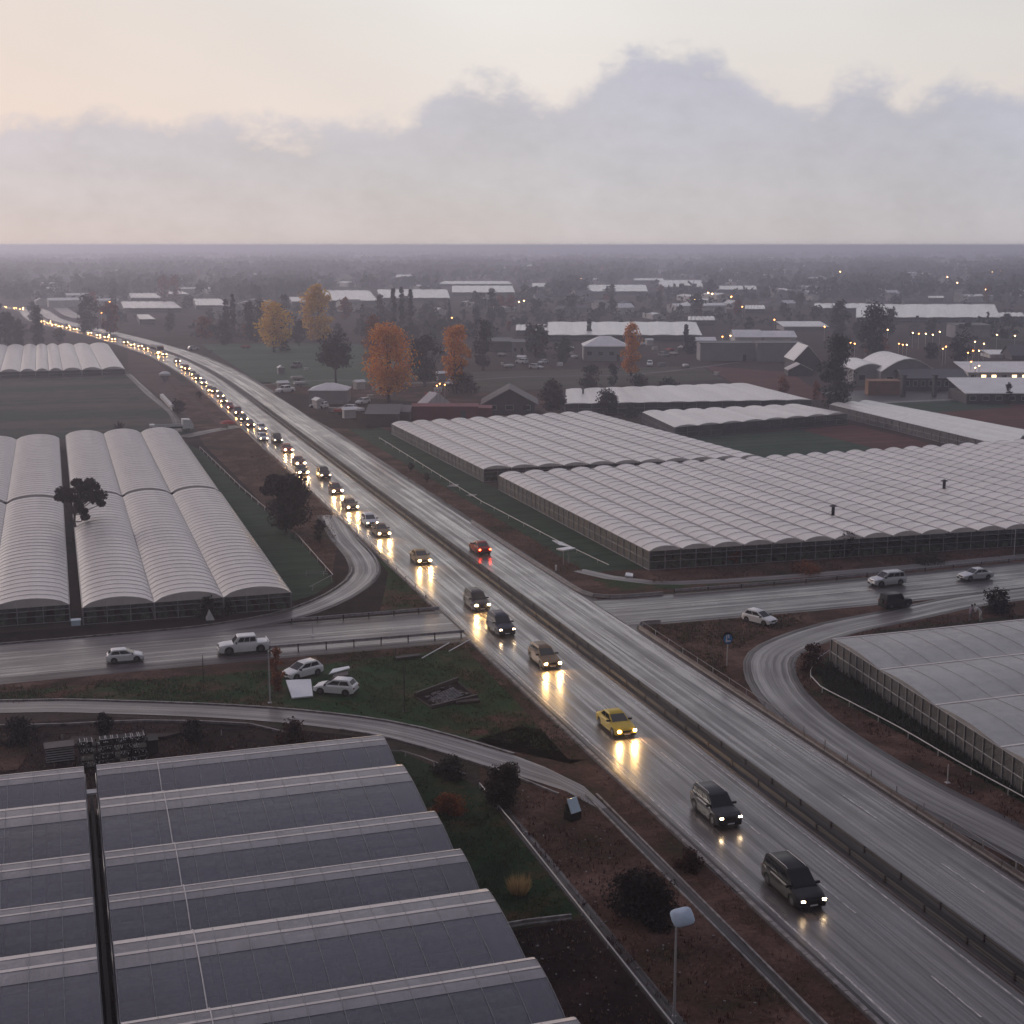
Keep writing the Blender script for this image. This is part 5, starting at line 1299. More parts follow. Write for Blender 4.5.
# ================================================================ BUILDINGS
def building(label, x, y, w, d, h, rise, kind='gable', wall='wallgrey', roof='roofdark', rz=0, name='building', cat='building', axis='x', over=.4, wins=0, lit=False, door=True, group=None, winface='near', bays=1):
    """x,y = middle of the near wall foot; w along x, d away from the camera"""
    r = root(name, label, cat, (x, y, 0), rz, group)
    mb = MB(); mb.box(-w / 2, w / 2, 0, d, 0, h)
    n = 10
    def arc(t): return h + rise * math.sin(math.pi * t)
    rf = MB(); e = over
    if kind == 'gable':
        if axis == 'x':      # ridge along x
            for s in (-1, 1): X = s * w / 2; mb.poly([(X, 0, h), (X, d, h), (X, d / 2, h + rise)])
            k = rise / (d / 2)
            for (y0, z0, y1, z1) in ((-e, h - e * k, d / 2, h + rise), (d + e, h - e * k, d / 2, h + rise)):
                rf.quad((-w / 2 - e, y0, z0 + .06), (w / 2 + e, y0, z0 + .06), (w / 2 + e, y1, z1 + .06), (-w / 2 - e, y1, z1 + .06)); rf.quad((-w / 2 - e, y1, z1 - .1), (w / 2 + e, y1, z1 - .1), (w / 2 + e, y0, z0 - .1), (-w / 2 - e, y0, z0 - .1))
                rf.quad((-w / 2 - e, y0, z0 - .1), (w / 2 + e, y0, z0 - .1), (w / 2 + e, y0, z0 + .06), (-w / 2 - e, y0, z0 + .06))
                for X in (-w / 2 - e, w / 2 + e): rf.quad((X, y0, z0 - .1), (X, y1, z1 - .1), (X, y1, z1 + .06), (X, y0, z0 + .06))
        else:
            for b in range(bays):
                X0 = -w / 2 + w * b / bays; X1 = -w / 2 + w * (b + 1) / bays; c = (X0 + X1) / 2; k = rise / ((X1 - X0) / 2); ee = e if bays == 1 else 0
                for Y in (0, d): mb.poly([(X0, Y, h), (X1, Y, h), (c, Y, h + rise)])
                for (x0_, x1_) in ((X0 - ee, c), (X1 + ee, c)):
                    z0 = h - ee * k
                    rf.quad((x0_, -e, z0 + .06), (x1_, -e, h + rise + .06), (x1_, d + e, h + rise + .06), (x0_, d + e, z0 + .06)); rf.quad((x0_, -e, z0 - .1), (x1_, -e, h + rise - .1), (x1_, -e, h + rise + .06), (x0_, -e, z0 + .06))
    elif kind == 'arch':
        for Y in (0, d): mb.poly([(-w / 2, Y, h)] + [(-w / 2 + w * t / n, Y, arc(t / n)) for t in range(1, n)] + [(w / 2, Y, h)])
        for t in range(n):
            x0_, x1_ = -w / 2 + w * t / n, -w / 2 + w * (t + 1) / n; z0, z1 = arc(t / n) + .08, arc((t + 1) / n) + .08
            rf.quad((x0_, -e, z0), (x1_, -e, z1), (x1_, d + e, z1), (x0_, d + e, z0)); rf.quad((x0_, -e, z0 - .25), (x1_, -e, z1 - .25), (x1_, -e, z1), (x0_, -e, z0))
    elif kind == 'hip':
        m_ = min(w, d) * .42
        rf.v = [(-w / 2 - e, -e, h), (w / 2 + e, -e, h), (w / 2 + e, d + e, h), (-w / 2 - e, d + e, h), (-w / 2 + m_, d / 2, h + rise), (w / 2 - m_, d / 2, h + rise)]
        rf.f = [(0, 1, 5, 4), (1, 2, 5), (2, 3, 4, 5), (3, 0, 4)]; rf.m = [0] * 4
        rf.box(-w / 2 - e, w / 2 + e, -e, d + e, h - .14, h - .003)
    else:
        k = rise
        rf.v = [(-w / 2 - e, -e, h + .02), (w / 2 + e, -e, h + .02), (w / 2 + e, d + e, h + k), (-w / 2 - e, d + e, h + k), (-w / 2 - e, -e, h + .2), (w / 2 + e, -e, h + .2), (w / 2 + e, d + e, h + k + .2), (-w / 2 - e, d + e, h + k + .2)]
        rf.f = [(4, 5, 6, 7), (0, 1, 5, 4), (1, 2, 6, 5), (2, 3, 7, 6), (3, 0, 4, 7), (3, 2, 1, 0)]; rf.m = [0] * 6
    mb.obj('wall', M[wall], r); rf.obj('roof', M[roof], r)
    if wins:
        ww = min(1.6, w / wins * .45); wh = min(1.3, h * .4); z0 = h * .38
        for i in range(wins):
            cx = -w / 2 + w * (i + .5) / wins
            f_ = MB(); f_.box(cx - ww / 2 - .08, cx + ww / 2 + .08, -.06, 0, z0 - .08, z0 + wh + .08); fo = f_.obj('window', M['wallpale'], r)
            g_ = MB(); g_.box(cx - ww / 2, cx + ww / 2, -.075, -.061, z0, z0 + wh); g_.obj('pane', M['win_lit'] if lit and (i * 7 + wins) % 3 else M['winglass'], fo)
    if door:
        dm = MB(); dx = w * .28; dm.box(dx - .55, dx + .55, -.07, -.003, 0.02, min(2.1, h * .85)); dm.obj('door', M['walldark'], r)
    return r
def pb(x0, x1, py, hpx, risepx, d, label, **kw):
    """x0..x1 pixel span of the near wall foot at row py; heights in pixels there"""
    s = scale_at(py); A, B = P(x0, py), P(x1, py); rz = math.atan2(B[1] - A[1], B[0] - A[0]) if kw.pop('face', True) else 0
    w = math.dist(A, B) if rz else (x1 - x0) / s
    return building(label, (A[0] + B[0]) / 2, (A[1] + B[1]) / 2, w, d, hpx / s / .985, risepx / s, rz=rz, **kw)

# tent: grey sides and white hipped roof
pb(309, 347, 404, 13.5, 6, 8.5, 'grey sided party tent with a white peaked roof beside the highway', kind='hip', wall='tentside', roof='canvas', name='tent', cat='tent', door=False, over=.2)
pb(366, 398, 427, 12, 5, 9, 'dark low shed with a black roof left of the red shed', kind='mono', wall='walldark', roof='roofdark', name='shed', cat='shed', over=.3)
pb(398, 410, 424, 11, 4, 6, 'narrow brown sheet roofed lean-to between the dark and the red shed', kind='mono', wall='roofbrown', roof='roofbrown', name='shed', cat='shed', door=False, over=.1)
pb(411, 478, 421, 13.5, 1, 4.5, 'long maroon red shed behind the many span greenhouse', kind='mono', wall='wallred', roof='wallred', name='red_shed', cat='shed', over=.05)
pb(478, 492, 419, 10, 1, 4, 'short red shed end beside the brown gabled house', kind='mono', wall='wallred', roof='wallred', name='red_shed', cat='shed', over=.05, door=False)
pb(484, 535, 414, 11, 14, 12, 'brown gabled house between the red shed and the dark bushy tree', kind='gable', axis='y', wall='walldark', roof='roofbrown', name='house', cat='house', over=.8, wins=3)
wedge(577 - 130 - 13, 403, 7.0, 2.6, 'white rounded tarpaulin heap behind the red shed', 'canvas', 'tent', 4, .3)
pb(584, 628, 361, 14.5, 9, 13, 'pale pavilion with a white hipped roof left of the slim orange tree', kind='hip', wall='tentside', roof='roofwhite', name='pavilion', cat='pavilion', over=.3, wins=4)
pb(700, 757, 361, 17, 0.6, 9, 'long grey warehouse, left half, with stains on its blank wall', kind='mono', wall='wallgrey', roof='roofdark', name='warehouse', cat='warehouse', wins=0, over=.2)
pb(757, 803, 362, 18, 0.6, 9, 'long grey warehouse, right half, with a smooth blank wall', kind='mono', wall='wallgrey', roof='roofdark', name='warehouse', cat='warehouse', wins=0, over=.2)
pb(698, 716, 346, 4, 4, 10, 'white roofed hall behind the left end of the grey warehouse', kind='gable', wall='wallpale', roof='roofwhite', name='hall', cat='hall', door=False)
pb(735, 762, 342, 5, 6, 14, 'white roofed hall behind the middle of the grey warehouse', kind='gable', wall='wallpale', roof='roofwhite', name='hall', cat='hall', door=False)
pb(764, 796, 342, 5, 5, 14, 'white roofed hall behind the right end of the grey warehouse', kind='gable', wall='wallpale', roof='roofwhite', name='hall', cat='hall', door=False)
pb(794, 820, 372, 12, 14, 15, 'dark gabled barn with one white roof slope right of the grey warehouse', kind='gable', axis='y', wall='walldark', roof='roofwhite', name='barn', cat='barn', over=.3)
pb(788, 812, 376, 6, 6, 6, 'small dark shed with white roof edges in front of the dark gabled barn', kind='gable', axis='y', wall='walldark', roof='wallpale', name='shed', cat='shed', over=.2, door=False)
pb(853, 888, 386, 16, 6, 20, 'left arched barn with a white roof and a pale wall', kind='arch', wall='wallgrey', roof='roofwhite', name='barn', cat='barn', over=.3, wins=2)
pb(880, 936, 388, 16, 13, 26, 'largest arched barn with a bright white curved roof', kind='arch', wall='wallgrey', roof='roofwhite', name='barn', cat='barn', over=.3, wins=3)
pb(868, 900, 395, 13, 1, 3.5, 'low ochre brick annex in front of the arched barns', kind='mono', wall='wallorange', roof='wallorange', name='annex', cat='annex', over=.05, door=False)
pb(903, 966, 391, 13, 7, 11, 'long dark barn wing with a brown roof and a row of windows', kind='gable', wall='walldark', roof='roofdark', name='barn', cat='barn', over=.5, wins=8)
for i, px in enumerate((903, 934)):
    x, y = P(px, 397); mb = MB(); mb.box(-.45, .45, -.4, .4, 0, 5.2); mb.box(-.6, .6, -.55, .55, 5.2, 5.5)
    tag(mb.obj('gate_pillar', M['walldark'], loc=(x, y, .03)), ['left dark pillar in front of the long dark barn wing', 'right dark pillar in front of the long dark barn wing'][i], 'pillar')
pb(968, 1060, 382, 9, 7, 12, 'shed with lit windows and a pale roof at the right edge', kind='mono', wall='wallpale', roof='roofwhite', name='shed', cat='shed', over=.5, wins=9, lit=True)
pb(966, 1070, 404, 10, 10, 14, 'open sided shed with a broad pale roof in front of the lit shed', kind='mono', wall='walldark', roof='roofwhite', name='shed', cat='shed', over=.5, wins=8)
pb(1012, 1060, 360, 5, 9, 10, 'dark roofed house at the right edge beyond the lit shed', kind='gable', wall='walldark', roof='roofdark', name='house', cat='house', over=.5)
pb(955, 990, 338, 12, 1, 12, 'dull blue grey hall near the right edge behind the street lights', kind='mono', wall='wallgrey', roof='roofdark', name='hall', cat='hall', door=False)
pb(990, 1012, 358, 3, 2.5, 10, 'small white flat roof between the two right hand round trees and the edge', kind='mono', wall='wallpale', roof='roofwhite', name='shed', cat='shed', door=False, over=.1)
pb(784, 828, 331, 4, 3, 18, 'low white roofed hall in front of the distant dark trees', kind='mono', wall='wallgrey', roof='roofwhite', name='hall', cat='hall', door=False)
pb(512, 525, 357, 14, 1, 10, 'grey blank house left of the dark tree by the white sheets', kind='mono', wall='wallgrey', roof='roofdark', name='house', cat='house', over=.2, wins=2)
pb(488, 512, 352, 10, 2, 10, 'low grey house behind the tall dark tree', kind='mono', wall='walldark', roof='roofdark', name='house', cat='house', over=.2)
# white trailer in the far left field: long dark bed, white cab
x, y = P(172, 431); r = root('truck', 'long truck with a white cab and dark bed standing behind the far tunnels', 'truck', (x, y, 0), R(2))
mb = MB(); mb.box(-4.0, 2.0, -1.1, 1.1, .6, 1.1); mb.obj('bed', M['black'], r)
mb = MB(); mb.box(-4.02, 2.0, -1.16, -1.103, 1.0, 1.3); mb.box(-4.02, 2.0, 1.103, 1.16, 1.0, 1.3); mb.box(-4.3, -3.4, -1.1, 1.1, 1.103, 1.5); mb.obj('side_trim', M['white'], r)
mb = MB(); mb.v = [(2.05, -1.1, .5), (4.2, -1.1, .5), (4.2, -1.1, 1.4), (3.6, -1.1, 2.3), (2.05, -1.1, 2.4), (2.05, 1.1, .5), (4.2, 1.1, .5), (4.2, 1.1, 1.4), (3.6, 1.1, 2.3), (2.05, 1.1, 2.4)]
mb.f = [(0, 1, 2, 3, 4), (9, 8, 7, 6, 5), (0, 5, 6, 1), (1, 6, 7, 2), (2, 7, 8, 3), (3, 8, 9, 4), (4, 9, 5, 0)]; mb.m = [0] * 7; mb.obj('cab', M['white'], r)
mb = MB(); mb.v = [(4.19, -1, 1.45), (4.19, 1, 1.45), (3.66, 1, 2.25), (3.66, -1, 2.25)]; mb.v = [(a + .04, b, c + .02) for a, b, c in mb.v]; mb.f = [(0, 1, 2, 3)]; mb.m = [0]; mb.obj('windshield', M['glass'], r)
for a in (-3, -1.8, 3.1):
    for s in (-1, 1):
        mb = MB(); mb.tube([(a, s * .85, .45), (a, s * 1.08, .45)], .45, 12); mb.obj('wheel', M['rubber'], r)
slab('pale heap cover lying along the track in the brown field', [P(160, 398), P(172, 411), P(174, 409), P(163, 397)], .1, .9, 'wallpale', 'tarpaulin', 'tarpaulin')
# white inverted cone shape (water tank on a tapered stand)
x, y = P(165, 381); r = root('water_tank', 'white topped tank on a tapered grey base between the track and the queue', 'tank', (x, y, 0))
mb = MB(); mb.tube([(0, 0, 0), (0, 0, 1.6)], [.5, 1.5], 10); mb.obj('base', M['wallgrey'], r)
mb = MB(); mb.tube([(0, 0, 1.6), (0, 0, 2.1), (0, 0, 2.6)], [1.6, 1.6, .7], 12); mb.obj('tank_top', M['canvas'], r)
x, y = P(228, 429); r = root('market_umbrella', 'low faded red canopy at the end of the track beside the queue', 'canopy', (x, y, 0))
mb = MB(); mb.tube([(0, 0, 1.2), (0, 0, 1.6), (0, 0, 1.9)], [1.7, 1.3, .1], 10); mb.obj('canopy_top', M['red'], r); mb = MB(); mb.tube([(0, 0, 0), (0, 0, 1.6)], .05, 6); mb.obj('pole', M['pole'], r)

# farmyard clutter right of the highway: small vehicles, boxes, tarps
clut = [(153, 345.5), (192, 350), (212, 352), (245, 349), (281, 374), (298, 368), (306, 370), (296, 381), (283, 390), (313, 392), (320, 408), (331, 412), (340, 415), (351, 418), (362, 404), (372, 398), (430, 398), (442, 380),
        (560, 352), (655, 350), (668, 352), (680, 353), (450, 385), (436, 392), (500, 357), (522, 363), (543, 364), (560, 366), (672, 356), (650, 345), (640, 342), (715, 375)]
rc_ = random.Random(5)
for _ in range(26): clut.append((rc_.uniform(282, 405), rc_.uniform(384, 424)))
for _ in range(18): clut.append((rc_.uniform(500, 700), rc_.uniform(345, 370)))
clut = [c for c in clut if not (300 < c[0] < 356 and 380 < c[1] < 407) and not (360 < c[0] < 482 and c[1] > 404) and not (578 < c[0] < 632 and c[1] > 344) and not (c[0] < 345 and c[1] > 395 + (c[0] - 282) * .5)]
for i, (px, py) in enumerate(clut):
    x, y = P(px + rnd.uniform(-2, 2), py); q = i % 4
    if q == 0: car(rnd.choice(['hatch', 'estate', 'suv', 'pickup']), rnd.choice(['white', 'silver', 'grey']), x, y, rnd.uniform(0, 6.28), 'small pale vehicle parked among the farmyards beyond the highway', 1, 'head_off', group='vehicles parked in the farmyards', z=.03)
    elif q == 1:
        r = root('crate', 'pale box or crate standing in the farmyards beyond the highway', 'crate', (x, y, .03), rnd.uniform(0, 3), "boxes in the farmyards"); a = rnd.uniform(.5, 1.1)
        mb = MB(); mb.box(-a, a, -a * .6, a * .6, 0, a); mb.box(-a * 1.05, a * 1.05, -a * .65, a * .65, a + .003, a + .1); mb.obj('body', M[rnd.choice(['wallpale', 'white', 'wallgrey'])], r)
    elif q == 2:
        r = root('trailer', 'low farm trailer with a pale load in the farmyards beyond the highway', 'trailer', (x, y, .03), rnd.uniform(0, 3), 'farm trailers')
        mb = MB(); mb.box(-1.8, 1.8, -.9, .9, .5, .75); mb.tube([(1.8, 0, .6), (2.8, 0, .4)], .05, 5); mb.obj('bed', M['rust'], r)
        mb = MB(); mb.box(-1.6, 1.4, -.7, .7, .753, 1.3); mb.obj('load', M[rnd.choice(['canvas', 'wallpale', 'red'])], r)
        for s in (-1, 1):
            mb = MB(); mb.tube([(0, s * .92, .35), (0, s * 1.1, .35)], .35, 10); mb.obj('wheel', M['rubber'], r)
    else:
        r = root('field_shed', 'tiny pale field shed among the farmyards beyond the highway', 'shed', (x, y, 0), rnd.uniform(0, 3), 'tiny field sheds')
        mb = MB(); mb.box(-1.3, 1.3, -.9, .9, 0, 1.9); mb.obj('wall', M[rnd.choice(['wallgrey', 'wallpale'])], r); mb = MB(); mb.v = [(-1.5, -1.1, 1.9), (1.5, -1.1, 1.9), (1.5, 1.1, 1.9), (-1.5, 1.1, 1.9), (-1.5, 0, 2.5), (1.5, 0, 2.5)]
        mb.f = [(0, 1, 5, 4), (2, 3, 4, 5), (1, 2, 5), (3, 0, 4), (3, 2, 1, 0)]; mb.m = [0] * 5; mb.obj('roof', M['roofwhite'], r)

# ================================================================ FAR PLAIN
def far_sheet(x0, x1, y0, y1, lbl, bays=6):
    c = [P(x0, y1), P(x1, y1), P(x1 - (x1 - x0) * .04 + (x1 < 400) * -6, y0), P(x0 + (x0 > 400) * 3 - 3, y0)]
    # keep real film house height
    return greenhouse(lbl, c, 2.6, 2.9, bays, 'v', ('film_far', 'film_side'), 'greenhouse', rib=40, postgap=30, detail=False, nseg=4)
FS = [(318, 378, 294, 305, 'pale sheet of greenhouse roofs behind the tall yellow tree'), (380, 450, 293, 302, 'pale sheet of greenhouse roofs behind the three tall poplars'), (452, 515, 289, 296, 'pale thin sheet of roofs right of the poplars'),
      (196, 228, 303, 310, 'pale sheet of roofs left of the thin dark trees'), (124, 182, 306, 313, 'pale longest sheet of roofs right of the brown tree at the bend'), (131, 163, 297, 302, 'small white roofs above the longest sheet at the left'),
      (168, 190, 295, 298, 'thin white roofs behind the reddish hazy trees'), (292, 316, 301, 306, 'pale roofs just left of the tall yellow tree'), (548, 702, 328, 342, 'longest bright white sheet of greenhouse roofs with two cypresses'), (516, 548, 331, 337, 'white slanted roofs left of the longest bright sheet'),
      (587, 648, 288, 295, 'distant white roofs in the middle of the plain'), (532, 546, 286, 290, 'small distant white roof left of the middle'), (659, 703, 283, 290, 'distant bright white roof right of the middle'), (634, 664, 281, 283, 'thin distant white roof line above the bright one'),
      (719, 757, 289, 293, 'distant white roofs right of the bright one'), (814, 868, 308, 313, 'pale distant greenhouse left of the broad one'), (856, 1000, 309, 323, 'broad pale distant greenhouse field behind the dark trees at the right'), (688, 715, 322, 326, 'small pale roofs beyond the grey warehouse'),
      (928, 944, 300, 302, 'thin pale far roof above the broad greenhouse field'), (745, 765, 310, 314, 'small pale roofs in the haze right of the middle'), (140, 156, 320, 325, 'small pale roof below the longest sheet at the left'), (440, 512, 284, 287, 'thin pale roofs in the haze above the poplars'), (396, 412, 277, 280, 'tiny white roofs in the haze above the poplars'), (988, 1024, 318, 322, 'pale thin roof at the right edge')]
for a in FS: far_sheet(*a)

# tree prototypes for the plain
fp = []
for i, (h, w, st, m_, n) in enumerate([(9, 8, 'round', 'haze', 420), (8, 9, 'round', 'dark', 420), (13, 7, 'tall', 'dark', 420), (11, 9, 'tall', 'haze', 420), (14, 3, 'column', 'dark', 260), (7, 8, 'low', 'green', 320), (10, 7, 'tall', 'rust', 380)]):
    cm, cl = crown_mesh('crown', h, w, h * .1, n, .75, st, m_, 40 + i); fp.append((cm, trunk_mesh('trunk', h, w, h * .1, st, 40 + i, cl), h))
def near_road(x, y): return any(abs(p[1] - y) < 30 and abs(p[0] - x) < 22 for p in med)
blocked = [(a[0] - 3, a[1] + 3, a[2] - 2, a[3] + 6) for a in FS] + [(690, 830, 330, 380), (845, 1024, 345, 400), (575, 640, 330, 380), (200, 350, 345, 372)]
rt = random.Random(77); nt_ = 0; tries = 0
rows = []
while nt_ < 235 and tries < 6000:
    tries += 1
    # uniform over the picture rows so that trees thin out like the photo's plain
    py = 272 + (rt.random() ** 1.1) * 72; px = rt.uniform(-20, 1044)
    if any(b[0] < px < b[1] and b[2] < py < b[3] for b in blocked): continue
    if py > 325 and rt.random() < .35: continue
    x, y = P(px, py)
    if near_road(x, y): continue
    pr = rt.choice(fp if rt.random() < .8 else fp[:4]); s = rt.uniform(.5, 1.05) * (1.0 if py < 320 else .7)
    r = root('plain_tree', 'dull hazy tree among many scattered over the distant plain', 'tree', (x, y, 0), rt.uniform(0, 6.28), 'trees scattered over the distant plain'); r.scale = (s, s, s * rt.uniform(.8, 1.15))
    ob('trunk', pr[1], r); ob('crown', pr[0], r); nt_ += 1
# belts of woodland too far to count
def belt(name, y0, y1, n, hmin, hmax, mat, seed, bl=None):
    rr = random.Random(seed); mb = MB()
    for k in range(n):
        py = rr.uniform(y0, y1); px = rr.uniform(-60, 1084)
        if any(b[0] < px < b[1] and b[2] < py < b[3] for b in blocked): continue
        # cluster in hedges and groves
        if math.sin(px * .043 + seed) + math.sin(px * .011 + py * .9 + seed) + rr.uniform(-1.1, 1.1) < -.1: continue
        x, y = P(px, py); 
        if near_road(x, y): continue
        h = rr.uniform(hmin, hmax); w = h * rr.uniform(.5, 1.2) * (1 + (300 - min(py, 300)) * .02); l = w * .3
        for j in range(9):
            p = Vector((x + rr.gauss(0, w * .28), y + rr.gauss(0, w * .28), h * rr.uniform(.12, .95)))
            u = Vector((rr.gauss(0, 1), rr.gauss(0, .6), rr.gauss(0, .8))).normalized() * l; v = u.orthogonal().normalized() * l * rr.uniform(.5, 1)
            mb.quad(p - u, p - v, p + u, p + v)
    stuff(mb.obj(name, LEAF[mat]))
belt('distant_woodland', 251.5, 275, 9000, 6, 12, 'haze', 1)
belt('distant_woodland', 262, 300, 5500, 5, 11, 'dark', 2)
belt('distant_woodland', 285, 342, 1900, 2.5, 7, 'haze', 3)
# houses of the plain
def house_proto(w, d, h, rise, wall, roof):
    a = MB(); a.box(-w / 2, w / 2, -d / 2, d / 2, 0, h)
    for X in (-w / 2, w / 2): a.poly([(X, -d / 2, h), (X, d / 2, h), (X, 0, h + rise)])
    b_ = MB(); e = .4
    for s in (-1, 1): b_.quad((-w / 2 - e, s * (d / 2 + e), h - e * rise / (d / 2) + .05), (w / 2 + e, s * (d / 2 + e), h - e * rise / (d / 2) + .05), (w / 2 + e, 0, h + rise + .05), (-w / 2 - e, 0, h + rise + .05))
    return a.mesh('wall', M[wall]), b_.mesh('roof', M[roof])
hp = [house_proto(10, 8, 3.5, 2, 'wallpale', 'roofwhite'), house_proto(14, 9, 4, 2, 'wallgrey', 'roofbrown'), house_proto(22, 10, 4, 1.2, 'wallpale', 'roofwhite'), house_proto(9, 8, 6, 2, 'wallgrey', 'roofdark'), house_proto(30, 12, 4, 1, 'wallpale', 'roofwhite'), house_proto(12, 9, 5, 1.5, 'wallpale', 'roofbrown')]
k = 0; tries = 0
while k < 285 and tries < 6000:
    tries += 1; py = 256.5 + (rt.random() ** 1.5) * 62; px = rt.uniform(-10, 1034)
    if rt.random() > .25 + .75 * min(1, abs(px - 250) / 600 + .2): continue
    if any(b[0] < px < b[1] and b[2] < py < b[3] for b in blocked): continue
    x, y = P(px, py)
    if near_road(x, y): continue
    w_, r_ = rt.choice(hp); r = root('plain_house', 'tiny pale house among many scattered over the hazy plain', 'house', (x, y, 0), rt.choice([0, .3, 1.57, 1.8]) + rt.uniform(-.2, .2), 'houses scattered over the distant plain')
    s = rt.uniform(.6, 1.1) * (1 + max(0, 275 - py) * .035); r.scale = (s, s, s); ob('wall', w_, r); ob('roof', r_, r); k += 1
# street lights of the settlement at the right and scattered lit lamps
LT = [(887, 330, 'w'), (918, 334, 'o'), (925, 334, 'w'), (932, 335, 'w'), (939, 332, 'w'), (912, 333, 'w'), (846, 342, 'o'), (850, 343, 'o'), (854, 344, 'o'), (843, 343, 'r'), (898, 344, 'o'), (902, 345, 'o'), (906, 345, 'w'), (942, 349, 'o'), (945, 347, 'r'), (962, 341, 'w'), (974, 342, 'w'), (983, 344, 'w'), (972, 351, 'o'), (978, 351, 'w'), (967, 353, 'r'), (970, 362, 'o'), (974, 368, 'w'), (978, 366, 'w'),
      (824, 327, 'o'), (774, 320, 'o'), (722, 337, 'o'), (730, 336, 'w'), (581, 279, 'w'), (519, 302, 'w'), (524, 301, 'w'), (834, 271, 'w'), (840, 272, 'w'), (930, 282, 'w'), (957, 283, 'w'), (947, 277, 'w'), (985, 290, 'w'), (598, 339, 'w'), (708, 293, 'w'), (712, 294, 'w'), (731, 297, 'o'), (452, 318, 'o'), (102, 313, 'o'), (110, 302, 'r'), (440, 384, 'r'), (437, 386, 'o'), (445, 385, 'o'), (992, 272, 'w'), (1000, 271, 'w'), (884, 270, 'w'), (912, 268, 'w'), (695, 300, 'w'), (742, 307, 'o'), (1014, 336, 'w'), (996, 335, 'w')]
for i, (px, py, c) in enumerate(LT):
    s = scale_at(py + 6 if py > 300 else py + 2.5); hh = 6.0 if py > 300 else 7.0
    base = py + hh * s * .985; x, y = P(px, min(base, 520)) ; hh = (base - py) / scale_at(base) / .985
    lb = {'w': 'warm white lit street lamp among the lights of the distant settlement', 'o': 'orange lit street lamp among the lights of the distant settlement', 'r': 'reddish lit lamp among the lights of the distant settlement'}[c]
    r = root('street_lamp', lb, 'street lamp', (x, y, 0), 0, {'w': 'warm white lamps of the settlement', 'o': 'orange lamps of the settlement', 'r': 'reddish lamps of the settlement'}[c])
    mb = MB(); mb.tube([(0, 0, 0), (0, 0, hh)], .08, 5); mb.obj('pole', M['pole'], r)
    q = .30 / max(.6, s / 2.2) * (1 if py > 300 else 1.3)
    mb = MB(); mb.tube([(0, 0, hh - q * .6), (0, 0, hh), (0, 0, hh + q * .6)], [q * .5, q, q * .3], 8); mb.obj('lamp', M[{'w': 'lamp_warm', 'o': 'lamp_orange', 'r': 'lamp_orange'}[c]], r)

# ================================================================ GRASS AND WEEDS NEAR THE CAMERA
def inpoly(x, y, poly):
    c = False; j = len(poly) - 1
    for i in range(len(poly)):
        if (poly[i][1] > y) != (poly[j][1] > y) and x < (poly[j][0] - poly[i][0]) * (y - poly[i][1]) / (poly[j][1] - poly[i][1]) + poly[i][0]: c = not c
        j = i
    return c
def scatter(name, polys, n, mat, h0, h1, seed, avoid=(), clump=.35, wide=.03):
    rr = random.Random(seed); mb = MB()
    tot = sum(abs((max(p[0] for p in q) - min(p[0] for p in q)) * (max(p[1] for p in q) - min(p[1] for p in q))) for q in polys)
    for q in polys:
        x0, x1 = min(p[0] for p in q), max(p[0] for p in q); y0, y1 = min(p[1] for p in q), max(p[1] for p in q)
        for _ in range(int(n * (x1 - x0) * (y1 - y0) / tot)):
            x, y = rr.uniform(x0, x1), rr.uniform(y0, y1)
            if not inpoly(x, y, q): continue
            if math.sin(x * 1.7 + seed) * math.sin(y * 1.1 + seed * 2) + math.sin(x * .6 + y * .45) * .7 + rr.uniform(-1, 1) < clump - .6: continue
            if any(inpoly(x, y, a) for a in avoid): continue
            for j in range(4):
                a = rr.uniform(0, 6.28); h = rr.uniform(h0, h1); l = rr.uniform(.1, .7) * h; w = wide * rr.uniform(.7, 1.8)
                bx, by = x + rr.gauss(0, .10), y + rr.gauss(0, .10); c, s = math.cos(a), math.sin(a)
                mb.tri((bx - s * w, by + c * w, 0), (bx + s * w, by - c * w, 0), (bx + c * l, by + s * l, h))
    stuff(mb.obj(name, LEAF[mat]))
VERGE = [(26.7, 50), (32.6, 50), (32.6, 86), (29.6, 88.5), (26.7, 88.5)]; VERGE2 = [(34.1, 50), (35.9, 50), (35.9, 92), (34.6, 88)]
TRI = [(23.5, 107), (28.6, 100.5), (34.5, 93), (35.9, 94), (35.9, 125), (20, 125), (22, 112)]
LEFTV = [(-14, 121), (4, 117.5), (14, 112.6), (22, 107), (22, 121), (-14, 125)]
PITQ = [P(410, 694), P(430, 713), P(484, 702), P(462, 680)]; CARS = [(16.3, 111), (23.4, 111), (23.4, 121), (16.3, 121)]
DARKY = [(-14, 96), (16, 96), (20, 102), (13.6, 107), (3, 111.6), (-14, 115)]
TURFP = [(20.6, 69.6), (26.1, 69.6), (26.1, 89), (22.5, 96), (20.6, 97)]
LOWL = [(20.5, 52), (26.1, 52), (26.1, 69), (20.5, 69)]
ISL = [(53.6, 104), (54.0, 107), (56.6, 113.2), (62.6, 118.4), (71, 122.6), (72, 125.2), (53.9, 125.2)]
CGR = [(60.8, 72), (62.0, 80), (64.6, 107), (66, 110), (62.6, 106.5), (60.4, 101), (60.6, 84)]
CV = [(57.6, 66), (60.2, 66), (59.9, 101), (62, 107), (66.3, 111.2), (84, 110.4), (92, 113), (92, 121), (74, 117), (66.6, 113.4), (61.4, 109), (58.4, 101)]
MIDV = [(29.2, 160), (33.2, 176), (36.2, 196), (36.2, 260), (28.2, 260), (27.2, 220)]; ISL2 = [(31, 140.8), (36.0, 138.9), (36.0, 158), (35.6, 160), (34.6, 152)]
RV = [(53.4, 150), (57.5, 150), (56.6, 230), (53.0, 230)]; BV = [(62, 141.8), (100, 141), (112, 142), (112, 146.6), (64.6, 147.2)]
